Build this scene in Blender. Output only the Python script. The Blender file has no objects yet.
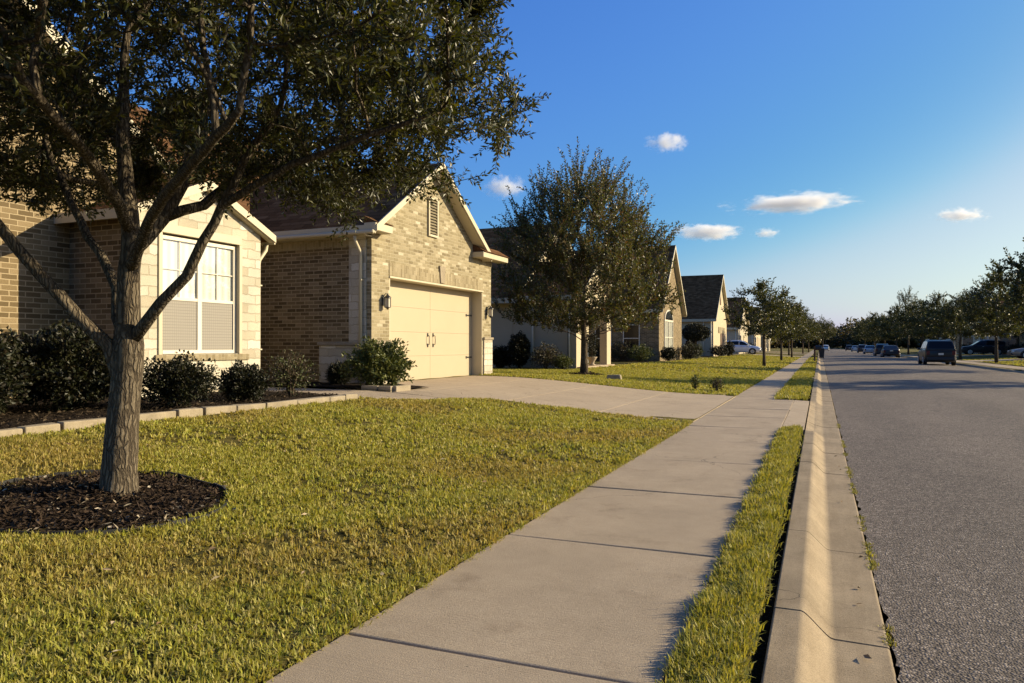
import bpy, math, random
import numpy as np
from mathutils import Vector
random.seed(7)
rng = np.random.default_rng(11)
scene = bpy.context.scene
C = scene.collection
PI = math.pi
TH = math.atan(316/740.0)            # camera heading, left of the street's direction
CT, ST = math.cos(TH), math.sin(TH)
H = 1.25                              # eye height above the sidewalk

# ------------------------------------------------------------------ helpers
def tag(o, label=None, cat=None, group=None, kind=None):
    if label: o['label'] = label
    if cat: o['category'] = cat
    if group: o['group'] = group
    if kind: o['kind'] = kind
    return o

def thing(name, label, cat, loc=(0, 0, 0), group=None):
    o = bpy.data.objects.new(name, None)
    o.empty_display_size = 0.2
    C.objects.link(o); o.location = loc
    return tag(o, label, cat, group)

def root_loc(parent):
    p = parent
    while p.parent is not None: p = p.parent
    return Vector(p.location)

def link(name, me, material, parent=None, origin=None):
    o = bpy.data.objects.new(name, me)
    C.objects.link(o)
    if material is not None and len(me.materials) == 0: me.materials.append(material)
    off = None
    if parent is not None:
        o.parent = parent; off = root_loc(parent)
    elif origin is not None:
        off = Vector(origin); o.location = off
    if off is not None and off.length > 0:
        n = len(me.vertices)
        co = np.empty(n*3, np.float32); me.vertices.foreach_get('co', co)
        co = co.reshape(-1, 3) - np.array(off, np.float32)
        me.vertices.foreach_set('co', co.ravel()); me.update()
    return o

def mesh_tris(name, V, T, cols=None, smooth=False):
    V = np.asarray(V, np.float32); T = np.asarray(T, np.int32)
    me = bpy.data.meshes.new(name)
    me.vertices.add(len(V)); me.vertices.foreach_set('co', V.ravel())
    me.loops.add(T.size); me.loops.foreach_set('vertex_index', T.ravel())
    me.polygons.add(len(T))
    me.polygons.foreach_set('loop_start', np.arange(0, T.size, 3, dtype=np.int32))
    me.polygons.foreach_set('use_smooth', np.full(len(T), smooth, bool))
    me.update(calc_edges=True)
    if cols is not None:
        a = me.color_attributes.new('Col', 'FLOAT_COLOR', 'POINT')
        c = np.ones((len(V), 4), np.float32); c[:, :3] = cols
        a.data.foreach_set('color', c.ravel())
    return me

class MB:
    def __init__(s): s.v = []; s.f = []; s.sm = []
    def add(s, vs, fs, smooth=False):
        b = len(s.v); s.v += [tuple(v) for v in vs]
        for f in fs: s.f.append([b+i for i in f]); s.sm.append(smooth)
    def box(s, x0, x1, y0, y1, z0, z1):
        x0, x1 = min(x0, x1), max(x0, x1); y0, y1 = min(y0, y1), max(y0, y1); z0, z1 = min(z0, z1), max(z0, z1)
        s.add([(x0,y0,z0),(x1,y0,z0),(x1,y1,z0),(x0,y1,z0),(x0,y0,z1),(x1,y0,z1),(x1,y1,z1),(x0,y1,z1)],
              [(0,3,2,1),(4,5,6,7),(0,1,5,4),(1,2,6,5),(2,3,7,6),(3,0,4,7)])
        return s
    def hexa(s, p8):
        s.add(p8, [(0,3,2,1),(4,5,6,7),(0,1,5,4),(1,2,6,5),(2,3,7,6),(3,0,4,7)]); return s
    def prism(s, poly, axis, a, b):
        """poly: 2-D points in the other two axes (order x,y,z without `axis`)"""
        def P(u, w, t):
            return (t,u,w) if axis == 'x' else (u,t,w) if axis == 'y' else (u,w,t)
        n = len(poly)
        s.add([P(u,w,a) for u,w in poly]+[P(u,w,b) for u,w in poly],
              [tuple(range(n))[::-1], tuple(range(n,2*n))]+[(i,(i+1)%n,n+(i+1)%n,n+i) for i in range(n)])
        return s
    def tube(s, pts, rad, n=8, caps=True, smooth=True, sq=None):
        pts = [Vector(p) for p in pts]
        if not hasattr(rad, '__len__'): rad = [rad]*len(pts)
        rings = []; ref = None
        for i, p in enumerate(pts):
            d = (pts[min(i+1,len(pts)-1)]-pts[max(i-1,0)])
            if d.length < 1e-9: d = Vector((0,0,1))
            d.normalize()
            if ref is None:
                ref = Vector((1,0,0)) if abs(d.x) < .8 else Vector((0,1,0))
            ref = (ref - d*ref.dot(d))
            if ref.length < 1e-6: ref = d.orthogonal()
            ref.normalize(); q = d.cross(ref)
            rings.append([p+(ref*math.cos(2*PI*k/n)+q*math.sin(2*PI*k/n))*rad[i] for k in range(n)])
        vs = [v for r in rings for v in r]; fs = []
        for i in range(len(pts)-1):
            for k in range(n):
                fs.append((i*n+k, i*n+(k+1)%n, (i+1)*n+(k+1)%n, (i+1)*n+k))
        s.add(vs, fs, smooth)
        if caps:
            b = len(s.v)-len(vs); m = len(pts)-1
            s.f.append([b+k for k in range(n)][::-1]); s.sm.append(False)
            s.f.append([b+m*n+k for k in range(n)]); s.sm.append(False)
        return s
    def lathe(s, prof, c, n=16, smooth=True):
        """prof: (r,z) list, round the vertical axis at c"""
        vs = []; fs = []
        for r, z in prof:
            for k in range(n):
                vs.append((c[0]+r*math.cos(2*PI*k/n), c[1]+r*math.sin(2*PI*k/n), c[2]+z))
        for i in range(len(prof)-1):
            for k in range(n):
                fs.append((i*n+k, i*n+(k+1)%n, (i+1)*n+(k+1)%n, (i+1)*n+k))
        s.add(vs, fs, smooth)
        return s
    def disc_x(s, c, r, x0, x1, n=18):
        """a solid disc round the x axis"""
        s.tube([(x0,c[1],c[2]),(x1,c[1],c[2])], r, n)
        return s
    def build(s, name, material, parent=None, origin=None, bevel=None, seg=1):
        me = bpy.data.meshes.new(name)
        me.from_pydata(s.v, [], s.f)
        me.polygons.foreach_set('use_smooth', s.sm)
        me.update()
        import bmesh
        bm = bmesh.new(); bm.from_mesh(me); bmesh.ops.recalc_face_normals(bm, faces=bm.faces); bm.to_mesh(me); bm.free()
        o = link(name, me, material, parent, origin)
        if bevel:
            m = o.modifiers.new('bevel', 'BEVEL'); m.width = bevel; m.segments = seg; m.limit_method = 'ANGLE'; m.angle_limit = math.radians(40)
        return o

def boxes(name, material, parent, bxs, bevel=None):
    for b in bxs: MB().box(*b).build(name, material, parent, bevel=bevel)

def copy_tree(o, parent=None):
    c = o.copy(); C.objects.link(c)
    if parent is not None: c.parent = parent
    for ch in list(o.children): copy_tree(ch, c)
    return c

K, S0 = .0095, .028                   # the street runs this much off the houses' own grid
def along(o):
    o.rotation_euler = (0, 0, K); o.location.x = S0; return o

def sstep(t):
    t = np.clip(t, 0, 1); return t*t*(3-2*t)

def ground_z(x, y):
    """the lawns: they rise from the sidewalks to the houses"""
    y = np.asarray(y, float); x = np.asarray(x, float)+K*y-S0
    amp = .40 - .16*sstep((y-19.5)/4.0)
    left = .012 + amp*sstep((-x-1.97)/7.0)
    right = .012 + .25*sstep((x-11.1)/7.0)
    return np.where(x < 4, left, right)
def gz(x, y): return float(ground_z(x, y))

def proj(x, y, z):
    xc = x*CT+y*ST; zc = -x*ST+y*CT
    return 512+740*xc/zc, 346-740*(z-H)/zc, zc

def in_view(x, y, margin=.10, zmin=1.6):
    xc = x*CT+y*ST; zc = -x*ST+y*CT
    return (zc > zmin) & (np.abs(xc) < zc*(.692+margin)+.35)

# ------------------------------------------------------------------ node materials
class N:
    def __init__(s, name):
        s.m = bpy.data.materials.new(name); s.m.use_nodes = True
        s.nt = s.m.node_tree; s.nt.nodes.clear()
        s.out = s.nt.nodes.new('ShaderNodeOutputMaterial')
        s.p = s.nt.nodes.new('ShaderNodeBsdfPrincipled')
        s.nt.links.new(s.p.outputs[0], s.out.inputs[0])
    def n(s, t, **kw):
        x = s.nt.nodes.new('ShaderNode'+t)
        for k, v in kw.items(): setattr(x, k, v)
        return x
    def l(s, a, b): s.nt.links.new(a, b)
    def set(s, sock, v):
        if isinstance(v, bpy.types.NodeSocket): s.l(v, sock)
        elif hasattr(v, '__len__') and len(v) == 3 and sock.type == 'RGBA': sock.default_value = (*v, 1)
        else: sock.default_value = v
    def math(s, op, a, b=0.0, c=None, clamp=False):
        x = s.n('Math', operation=op); x.use_clamp = clamp
        s.set(x.inputs[0], a); s.set(x.inputs[1], b)
        if c is not None: s.set(x.inputs[2], c)
        return x.outputs[0]
    def mix(s, f, a, b, blend='MIX'):
        x = s.n('Mix', data_type='RGBA', blend_type=blend)
        s.set(x.inputs[0], f); s.set(x.inputs[6], a); s.set(x.inputs[7], b)
        return x.outputs[2]
    def ramp(s, f, stops, interp='LINEAR'):
        x = s.n('ValToRGB'); x.color_ramp.interpolation = interp
        e = x.color_ramp.elements
        while len(e) < len(stops): e.new(.5)
        for i, (p, c) in enumerate(stops):
            e[i].position = p; e[i].color = (*c, 1) if hasattr(c, '__len__') else (c, c, c, 1)
        s.set(x.inputs[0], f); return x.outputs[0]
    def pos(s): return s.n('NewGeometry').outputs['Position']
    def obj(s): return s.n('TexCoord').outputs['Object']
    def scale(s, v, k):
        x = s.n('Mapping'); s.l(v, x.inputs[0]); x.inputs['Scale'].default_value = k; return x.outputs[0]
    def noise(s, v, sc, det=4, rough=.55, dist=0):
        x = s.n('TexNoise'); s.l(v, x.inputs['Vector'])
        x.inputs['Scale'].default_value = sc; x.inputs['Detail'].default_value = det
        x.inputs['Roughness'].default_value = rough; x.inputs['Distortion'].default_value = dist
        return x.outputs['Fac']
    def voro(s, v, sc, feature='F1', out='Distance', rnd=1):
        x = s.n('TexVoronoi', feature=feature); s.l(v, x.inputs['Vector']); x.inputs['Scale'].default_value = sc
        x.inputs['Randomness'].default_value = rnd
        return x.outputs[out]
    def bump(s, h, strength=.5, dist=.01):
        x = s.n('Bump'); s.set(x.inputs['Height'], h); x.inputs['Strength'].default_value = strength
        x.inputs['Distance'].default_value = dist
        s.l(x.outputs[0], s.p.inputs['Normal'])
    def fin(s, col=None, rough=.8, spec=.3, metal=0):
        if col is not None: s.set(s.p.inputs['Base Color'], col)
        s.set(s.p.inputs['Roughness'], rough); s.set(s.p.inputs['Specular IOR Level'], spec)
        s.set(s.p.inputs['Metallic'], metal)
        return s.m
    def wall_uv(s):
        """(along the wall, height, 0) for any upright or sloping face"""
        g = s.n('NewGeometry'); sp = s.n('SeparateXYZ'); s.l(g.outputs['Position'], sp.inputs[0])
        sn = s.n('SeparateXYZ'); s.l(g.outputs['True Normal'], sn.inputs[0])
        ax = s.math('ABSOLUTE', sn.outputs[0]); ay = s.math('ABSOLUTE', sn.outputs[1])
        f = s.math('GREATER_THAN', ax, ay)
        u = s.math('ADD', s.math('MULTIPLY', sp.outputs[1], f), s.math('MULTIPLY', sp.outputs[0], s.math('SUBTRACT', 1.0, f)))
        c = s.n('CombineXYZ'); s.l(u, c.inputs[0]); s.l(sp.outputs[2], c.inputs[1])
        return c.outputs[0], u, sp.outputs[2], g.outputs['Position']

def plain(name, col, rough=.6, spec=.3, metal=0, var=.12, sc=6, bump=0):
    s = N(name); p = s.obj()
    f = s.noise(p, sc, 5)
    c = s.mix(f, tuple(x*(1-var) for x in col), tuple(min(1, x*(1+var)) for x in col))
    if bump: s.bump(s.noise(p, sc*12, 3), .4, bump)
    return s.fin(c, rough, spec, metal)

def masonry(name, stops, mortar, bw, bh, ms, rough=.85, wob=.004, bump=.006, vert=False, stain=.25):
    s = N(name)
    vec, u, v, pos = s.wall_uv()
    if vert:
        c = s.n('CombineXYZ'); s.l(v, c.inputs[0]); s.l(u, c.inputs[1]); vec = c.outputs[0]; u, v = v, u
    nz = s.n('TexNoise'); s.l(pos, nz.inputs['Vector']); nz.inputs['Scale'].default_value = 9; nz.inputs['Detail'].default_value = 3
    va = s.n('VectorMath', operation='SUBTRACT'); s.l(nz.outputs['Color'], va.inputs[0]); va.inputs[1].default_value = (.5,.5,.5)
    vs = s.n('VectorMath', operation='SCALE'); s.l(va.outputs[0], vs.inputs[0]); vs.inputs['Scale'].default_value = wob*2
    vv = s.n('VectorMath', operation='ADD'); s.l(vec, vv.inputs[0]); s.l(vs.outputs[0], vv.inputs[1])
    b = s.n('TexBrick'); s.l(vv.outputs[0], b.inputs['Vector'])
    b.inputs['Scale'].default_value = 1; b.inputs['Mortar Size'].default_value = ms; b.inputs['Mortar Smooth'].default_value = .25
    b.inputs['Brick Width'].default_value = bw; b.inputs['Row Height'].default_value = bh
    sp = s.n('SeparateXYZ'); s.l(vv.outputs[0], sp.inputs[0])
    row = s.math('FLOOR', s.math('DIVIDE', sp.outputs[1], bh))
    odd = s.math('FLOORED_MODULO', row, 2.0)
    off = s.math('MULTIPLY', s.math('LESS_THAN', odd, .5), bw*.5)
    col = s.math('FLOOR', s.math('DIVIDE', s.math('ADD', sp.outputs[0], off), bw))
    cv = s.n('CombineXYZ'); s.l(col, cv.inputs[0]); s.l(row, cv.inputs[1])
    wn = s.n('TexWhiteNoise', noise_dimensions='2D'); s.l(cv.outputs[0], wn.inputs['Vector'])
    c = s.ramp(wn.outputs['Value'], stops)
    fine = s.noise(pos, 60, 4, .7)
    c = s.mix(.5, c, s.ramp(fine, [(.25, .55), (.75, 1.4)]), 'MULTIPLY')
    c = s.mix(b.outputs['Fac'], c, s.mix(fine, tuple(x*.8 for x in mortar), tuple(min(1,x*1.15) for x in mortar)))
    big = s.noise(pos, .9, 4)
    c = s.mix(stain, c, s.ramp(big, [(.3, .45), (.7, 1.2)]), 'MULTIPLY')
    hgt = s.math('SUBTRACT', s.math('MULTIPLY', fine, .5), b.outputs['Fac'])
    s.bump(hgt, .9, bump)
    return s.fin(c, rough, .2 if rough < 1 else 0)

M = {}
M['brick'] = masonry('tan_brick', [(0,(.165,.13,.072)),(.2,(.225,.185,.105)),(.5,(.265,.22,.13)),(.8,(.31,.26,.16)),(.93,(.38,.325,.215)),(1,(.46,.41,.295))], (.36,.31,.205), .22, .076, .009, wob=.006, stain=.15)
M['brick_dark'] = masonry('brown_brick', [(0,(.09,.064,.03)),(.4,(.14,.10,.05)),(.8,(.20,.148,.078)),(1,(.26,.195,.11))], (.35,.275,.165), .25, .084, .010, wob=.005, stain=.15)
M['soldier'] = masonry('soldier_brick', [(0,(.20,.16,.09)),(.5,(.27,.22,.13)),(1,(.34,.285,.18))], (.34,.29,.19), .21, .075, .006, vert=True)
M['stone'] = masonry('cream_limestone', [(0,(.40,.35,.255)),(.3,(.48,.43,.325)),(.7,(.53,.485,.385)),(.9,(.60,.565,.47)),(1,(.44,.375,.27))], (.42,.37,.27), .40, .17, .010, wob=.035, bump=.02, stain=.35)
M['shingle'] = masonry('brown_shingles', [(0,(.082,.043,.021)),(.4,(.115,.060,.029)),(.75,(.14,.075,.037)),(1,(.18,.10,.05))], (.045,.024,.012), .31, .10, .004, rough=1.0, wob=.004, bump=.006, stain=.2)
M['trim'] = plain('cream_trim_paint', (.47,.41,.28), .5, .35, var=.06, sc=3)
M['white'] = plain('white_frame_paint', (.62,.565,.45), .45, .4, var=.04, sc=4)
M['stucco'] = plain('pale_stucco', (.46,.385,.26), .9, .15, var=.1, sc=2, bump=.003)
M['siding'] = plain('beige_siding', (.42,.36,.26), .8, .2, var=.1, sc=1.5)
M['iron'] = plain('black_iron', (.012,.011,.010), .45, .5, var=.2)
M['dark_door'] = plain('brown_door_paint', (.13,.075,.04), .5, .4, var=.2)
M['tyre'] = plain('tyre_rubber', (.016,.016,.016), .85, .2)
M['alloy'] = plain('alloy', (.45,.45,.46), .35, .5, 1)
M['plastic'] = plain('dark_plastic', (.02,.02,.021), .55, .4)
M['wood'] = plain('brown_timber', (.11,.062,.035), .8, .2, var=.3, sc=14)
M['louvre'] = plain('vent_louvre', (.20,.165,.10), .7, .2)
M['terracotta'] = plain('pot_clay', (.34,.27,.19), .8, .2)

def garage_paint():
    s = N('garage_door_paint'); p = s.pos()
    c = s.mix(s.noise(p, 1.1, 4), (.38,.315,.205), (.42,.35,.232))
    wv = s.noise(s.scale(p, (1, 4, 90)), 1.2, 3)
    s.bump(wv, .15, .002)
    return s.fin(c, .5, .35)
M['garage'] = garage_paint()

def glass(name='window_glass', tint=(.93,.95,.93), r=.02):
    s = N(name); s.nt.nodes.remove(s.p)
    g = s.n('BsdfGlossy'); g.inputs['Roughness'].default_value = r; g.inputs['Color'].default_value = (.9,.92,.95,1)
    t = s.n('BsdfTransparent'); t.inputs['Color'].default_value = (*tint, 1)
    ge = s.n('NewGeometry'); dt = s.n('VectorMath', operation='DOT_PRODUCT'); s.l(ge.outputs['Incoming'], dt.inputs[0]); s.l(ge.outputs['Normal'], dt.inputs[1])
    fz = s.math('POWER', s.math('SUBTRACT', 1.0, s.math('ABSOLUTE', dt.outputs['Value']), clamp=True), 4.0)
    fr = s.math('MULTIPLY_ADD', fz, .85, .10)
    mx = s.n('MixShader'); s.l(fr, mx.inputs[0]); s.l(t.outputs[0], mx.inputs[1]); s.l(g.outputs[0], mx.inputs[2])
    s.l(mx.outputs[0], s.out.inputs[0]); return s.m
M['glass'] = glass()
s_ = N('dark_glass'); M['darkglass'] = s_.fin((.008,.008,.009), .10, .22)
s_ = N('lamp_glass'); M['lampglass'] = s_.fin((.5,.46,.38), .15, .6)
s_ = N('red_lens'); M['redlens'] = s_.fin((.09,.006,.005), .25, .4)
s_ = N('head_lens'); M['headlens'] = s_.fin((.6,.6,.6), .12, .7)

def blinds_mat():
    s = N('window_blind'); v, u, h, p = s.wall_uv()
    w = s.math('FRACT', s.math('DIVIDE', h, .05))
    c = s.mix(s.ramp(w, [(0,0.0),(.15,1.0),(.85,1.0),(1,0.0)]), (.32,.29,.25), (.66,.63,.57))
    return s.fin(c, .8, .2)
M['blind'] = blinds_mat()
def screen_mat():
    s = N('insect_screen'); v, u, h, p = s.wall_uv()
    a = s.math('FRACT', s.math('DIVIDE', u, .045)); b = s.math('FRACT', s.math('DIVIDE', h, .05))
    ln = s.math('MAXIMUM', s.math('LESS_THAN', a, .14), s.math('LESS_THAN', b, .2))
    c = s.mix(ln, (.27,.25,.215), (.20,.185,.16))
    return s.fin(c, .8, .2)
M['screen'] = screen_mat()
def curtain_mat():
    s = N('pale_curtain'); v, u, h, p = s.wall_uv()
    w = s.math('SINE', s.math('MULTIPLY', u, 42.0))
    c = s.mix(s.math('MULTIPLY_ADD', w, .5, .5), (.56,.55,.51), (.74,.73,.69))
    return s.fin(c, .85, .2)
M['curtain'] = curtain_mat()

def concrete(name, c0, c1, sc=1.0, stain=.35):
    s = N(name); p = s.pos()
    big = s.noise(p, 1.3*sc, 5, .6); mid = s.noise(p, 7*sc, 5, .65); fine = s.noise(p, 160, 3, .7)
    c = s.mix(mid, c0, c1)
    c = s.mix(stain, c, s.ramp(big, [(.3, .55), (.68, 1.15)]), 'MULTIPLY')
    c = s.mix(.6, c, s.ramp(fine, [(.3, .55), (.7, 1.35)]), 'MULTIPLY')
    sp = s.ramp(s.voro(p, 45), [(.0, .35), (.10, 1.0)])
    c = s.mix(s.ramp(s.noise(p, 3.1, 2), [(.5, 0.0), (.62, .5)]), c, s.mix(1.0, c, sp, 'MULTIPLY'))
    dist = s.n('VectorMath', operation='ADD'); s.l(p, dist.inputs[0])
    dn = s.n('TexNoise'); s.l(p, dn.inputs['Vector']); dn.inputs['Scale'].default_value = 2.2; dn.inputs['Detail'].default_value = 6
    dsc = s.n('VectorMath', operation='SCALE'); s.l(dn.outputs['Color'], dsc.inputs[0]); dsc.inputs['Scale'].default_value = .55; s.l(dsc.outputs[0], dist.inputs[1])
    ck = s.n('TexVoronoi', feature='DISTANCE_TO_EDGE'); s.l(dist.outputs[0], ck.inputs['Vector']); ck.inputs['Scale'].default_value = .42
    line = s.math('MULTIPLY', s.math('LESS_THAN', ck.outputs['Distance'], .0012), s.math('GREATER_THAN', s.noise(p, .45, 2), .52))
    c = s.mix(s.math('MULTIPLY', line, .75), c, (.05,.042,.032))
    blot = s.ramp(s.noise(p, 2.4, 6, .7), [(.56, 0.0), (.70, .55)])
    c = s.mix(blot, c, s.mix(1.0, c, (.62,.58,.54), 'MULTIPLY'))
    spot = s.ramp(s.voro(p, 5.5), [(.025, .6), (.045, 0.0)])
    c = s.mix(spot, c, (.07,.06,.05))
    brush = s.noise(s.scale(p, (6, 130, 6)), 1.0, 4, .7)
    if name == 'kerb_concrete':
        dirt = s.ramp(s.noise(s.scale(p, (9, 1.1, 9)), 1.0, 5, .7), [(.42, 0.0), (.70, .45)])
        c = s.mix(dirt, c, s.mix(1.0, c, (.60,.56,.50), 'MULTIPLY'))
    s.bump(s.math('ADD', s.math('MULTIPLY', fine, .8), s.math('MULTIPLY', brush, 1.0)), .75, .004)
    return s.fin(c, .9, .2)
M['walk'] = concrete('sidewalk_concrete', (.32,.25,.17), (.41,.33,.23))
M['kerb'] = concrete('kerb_concrete', (.25,.195,.125), (.36,.285,.185), 1.6, .5)
M['drive'] = concrete('driveway_concrete', (.35,.275,.185), (.44,.35,.24), .7, .25)
M['edging_stone'] = concrete('edging_limestone', (.25,.205,.14), (.38,.32,.225), 3, .5)

def asphalt():
    s = N('asphalt'); p = s.pos()
    v1 = s.n('TexVoronoi'); s.l(p, v1.inputs['Vector']); v1.inputs['Scale'].default_value = 85
    stone = s.n('SeparateColor'); s.l(v1.outputs['Color'], stone.inputs[0])
    c = s.ramp(stone.outputs[0], [(0,(.075,.058,.043)),(.45,(.15,.12,.09)),(.8,(.22,.178,.138)),(.95,(.32,.265,.205)),(1,(.46,.39,.31))])
    gap = s.ramp(v1.outputs['Distance'], [(.35, 1.0), (.75, .28)])
    c = s.mix(.68, c, gap, 'MULTIPLY')
    big = s.noise(s.scale(p, (1, .25, 1)), .8, 5, .6)
    c = s.mix(.45, c, s.ramp(big, [(.3, .6), (.7, 1.3)]), 'MULTIPLY')
    patch = s.noise(p, 6, 4, .7)
    c = s.mix(.4, c, s.ramp(patch, [(.3, .6), (.7, 1.3)]), 'MULTIPLY')
    dist = s.n('VectorMath', operation='ADD'); s.l(p, dist.inputs[0])
    dn = s.n('TexNoise'); s.l(p, dn.inputs['Vector']); dn.inputs['Scale'].default_value = 1.1; dn.inputs['Detail'].default_value = 7
    dsc = s.n('VectorMath', operation='SCALE'); s.l(dn.outputs['Color'], dsc.inputs[0]); dsc.inputs['Scale'].default_value = 1.4; s.l(dsc.outputs[0], dist.inputs[1])
    ck = s.n('TexVoronoi', feature='DISTANCE_TO_EDGE'); s.l(s.scale(dist.outputs[0], (1,.45,1)), ck.inputs['Vector']); ck.inputs['Scale'].default_value = .33
    line = s.math('MULTIPLY', s.ramp(ck.outputs['Distance'], [(.0, 1.0), (.006, 0.0)]), s.ramp(s.noise(p, .3, 3), [(.50, 0.0), (.60, 1.0)]))
    c = s.mix(s.math('MULTIPLY', line, .7), c, (.022,.02,.018))
    sp = s.n('SeparateXYZ'); s.l(p, sp.inputs[0])
    trk = s.math('MULTIPLY_ADD', s.math('SINE', s.math('MULTIPLY', s.math('ADD', sp.outputs[0], s.math('MULTIPLY', big, .5)), 3.6)), .5, .5)
    c = s.mix(s.math('MULTIPLY', trk, .22), c, s.mix(1.0, c, (1.35,1.33,1.3), 'MULTIPLY'))
    h = s.math('ADD', s.math('MULTIPLY', s.math('SUBTRACT', 1.0, v1.outputs['Distance']), .9), s.math('MULTIPLY', patch, .6))
    s.bump(h, .8, .008)
    return s.fin(c, .85, .3)
M['asphalt'] = asphalt()

def lawn_mat():
    s = N('lawn_ground'); p = s.pos()
    a = s.noise(p, .35, 4); b = s.noise(p, 5, 6, .7); f = s.noise(p, 70, 4, .75)
    c = s.mix(a, (.15,.13,.028), (.21,.165,.04))
    c = s.mix(s.ramp(b, [(.35,0.0),(.7,1.0)]), c, (.085,.075,.028))
    c = s.mix(.6, c, s.ramp(f, [(.3, .45), (.7, 1.45)]), 'MULTIPLY')
    s.bump(s.math('ADD', f, s.math('MULTIPLY', b, 1.5)), 1.0, .05)
    return s.fin(c, .95, .1)
M['lawn'] = lawn_mat()
def soil_mat(name, c0, c1):
    s = N(name); p = s.pos(); f = s.noise(p, 28, 6, .75)
    v = s.voro(s.scale(p, (1,1.6,1)), 38)
    c = s.mix(f, c0, c1)
    s.bump(s.math('ADD', f, v), 1.0, .03)
    return s.fin(c, .95, .1)
M['soil'] = soil_mat('bed_mulch', (.010,.007,.004), (.040,.027,.017))
M['gap'] = soil_mat('joint_dirt', (.012,.011,.006), (.03,.032,.012))

def attr_mat(name, rough=.5, spec=.4, trans=.3, tcol=(1.0,1.0,.5), noise=False):
    s = N(name)
    a = s.n('VertexColor'); a.layer_name = 'Col'
    s.fin(a.outputs['Color'], rough, spec)
    if trans > 0:
        t = s.n('BsdfTranslucent'); s.l(s.mix(1.0, a.outputs['Color'], tcol, 'MULTIPLY'), t.inputs['Color'])
        mx = s.n('MixShader'); mx.inputs[0].default_value = trans
        s.l(s.p.outputs[0], mx.inputs[1]); s.l(t.outputs[0], mx.inputs[2]); s.l(mx.outputs[0], s.out.inputs[0])
    return s.m
M['grass'] = attr_mat('grass_blades', .55, .25, .35, (1.3,1.2,.5))
M['leaf'] = attr_mat('tree_leaves', .42, .45, .30, (1.5,1.4,.5))
M['shrubleaf'] = attr_mat('shrub_leaves', .5, .3, .12, (1.4,1.4,.5))
M['chips'] = attr_mat('mulch_chips', .85, .15, 0)

def bark_mat(name, c0, c1, c2, k=1.0, d=.02):
    s = N(name); p = s.obj()
    w = s.noise(p, 4, 3)
    q = s.n('Mapping'); s.l(p, q.inputs[0]); q.inputs['Scale'].default_value = (1, 1, .13)
    av = s.n('VectorMath', operation='ADD'); s.l(q.outputs[0], av.inputs[0])
    sc = s.n('VectorMath', operation='SCALE'); nz = s.n('TexNoise'); s.l(p, nz.inputs['Vector']); nz.inputs['Scale'].default_value = 9
    s.l(nz.outputs['Color'], sc.inputs[0]); sc.inputs['Scale'].default_value = .05; s.l(sc.outputs[0], av.inputs[1])
    v = s.n('TexVoronoi', feature='DISTANCE_TO_EDGE'); s.l(av.outputs[0], v.inputs['Vector']); v.inputs['Scale'].default_value = 40*k
    ridge = s.ramp(v.outputs['Distance'], [(0.0, 0.0), (.30, 1.0)], 'EASE')
    f = s.noise(s.scale(p, (1,1,.22)), 70*k, 6, .8)
    ridge = s.math('MULTIPLY', ridge, s.math('MULTIPLY_ADD', f, 1.1, .35), clamp=True)
    c = s.mix(ridge, c0, s.mix(f, c1, c2))
    c = s.mix(.4, c, s.ramp(w, [(.3,.6),(.7,1.25)]), 'MULTIPLY')
    s.bump(s.math('ADD', ridge, s.math('MULTIPLY', f, .7)), 1.0, d)
    return s.fin(c, .9, .15)
M['bark'] = bark_mat('oak_bark', (.065,.05,.034), (.17,.135,.092), (.32,.265,.185))
M['bark2'] = bark_mat('street_tree_bark', (.05,.036,.024), (.12,.09,.06), (.20,.155,.105), .8, .012)

def paint(name, col, metal=.2):
    dk = max(col) < .06
    s = N(name); s.fin(col, .38 if dk else .3, .3 if dk else .5, 0 if dk else metal)
    s.p.inputs['Coat Weight'].default_value = .15 if dk else .6; s.p.inputs['Coat Roughness'].default_value = .08
    return s.m
# ================================================================== THE SETTING
def grid_mesh(name, xs, ys, zf, material, kind='structure', jitter=0):
    X, Y = np.meshgrid(xs, ys)
    if name == 'ground': X = X-K*Y+S0           # its lines follow the street
    Z = zf(X, Y)
    if name == 'road':                        # ragged asphalt edge along the gutter
        X = X.copy(); X[:, 0] += np.abs(edge_r.normal(scale=.012, size=len(ys)))+.006*np.sin(ys*3.7)
    nx, ny = len(xs), len(ys)
    V = np.stack([X, Y, Z], -1).reshape(-1, 3)
    i = np.arange((nx-1)*(ny-1)); r = i//(nx-1); c = i % (nx-1); a = r*nx+c
    T = np.concatenate([np.stack([a, a+1, a+nx+1], 1), np.stack([a, a+nx+1, a+nx], 1)])
    return tag(link(name, mesh_tris(name, V, T, smooth=True), material), kind=kind)

def ground_sheet(x, y):
    z = ground_z(x, y); xr = x+K*y-S0
    lump = .012*np.sin(x*3.1+y*1.7)*np.sin(y*2.3-x*1.1)
    z = z + lump*((xr < -2.25) | (xr > 11.3))
    dx = (xr < -2.0) & (y > 13.0) & (y < 18.9) & (x > -9.3)
    z = np.where(dx, z-.06, z)
    pe = np.interp(y, [10.4, 10.5, 10.75, 11.4, 12.05, 12.75], [-7.55, -7.45, -7.06, -6.66, -6.31, -5.96])
    path = (x < pe+.02) & (x > -13) & (y > 10.5) & (y < 12.95)
    z = np.where(path & ~dx, z-.06, z)
    mid = (xr > -1.96) & (xr < 11.23)
    return np.where(mid, -.34, z)
xs = np.unique(np.concatenate([-np.geomspace(40, 2500, 14), np.linspace(-40, -14, 14), np.arange(-14, -1.95, .2), [-1.965, -1.95], [3.0, 11.22, 11.24],
                               np.linspace(11.5, 40, 30), np.geomspace(44, 2500, 14)]))
ys = np.unique(np.concatenate([-np.geomspace(6, 600, 8), np.arange(-5, 30, .2), np.linspace(30, 130, 80), np.geomspace(135, 3500, 26)]))
grid_mesh('ground', xs, ys, ground_sheet, M['lawn'])

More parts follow.
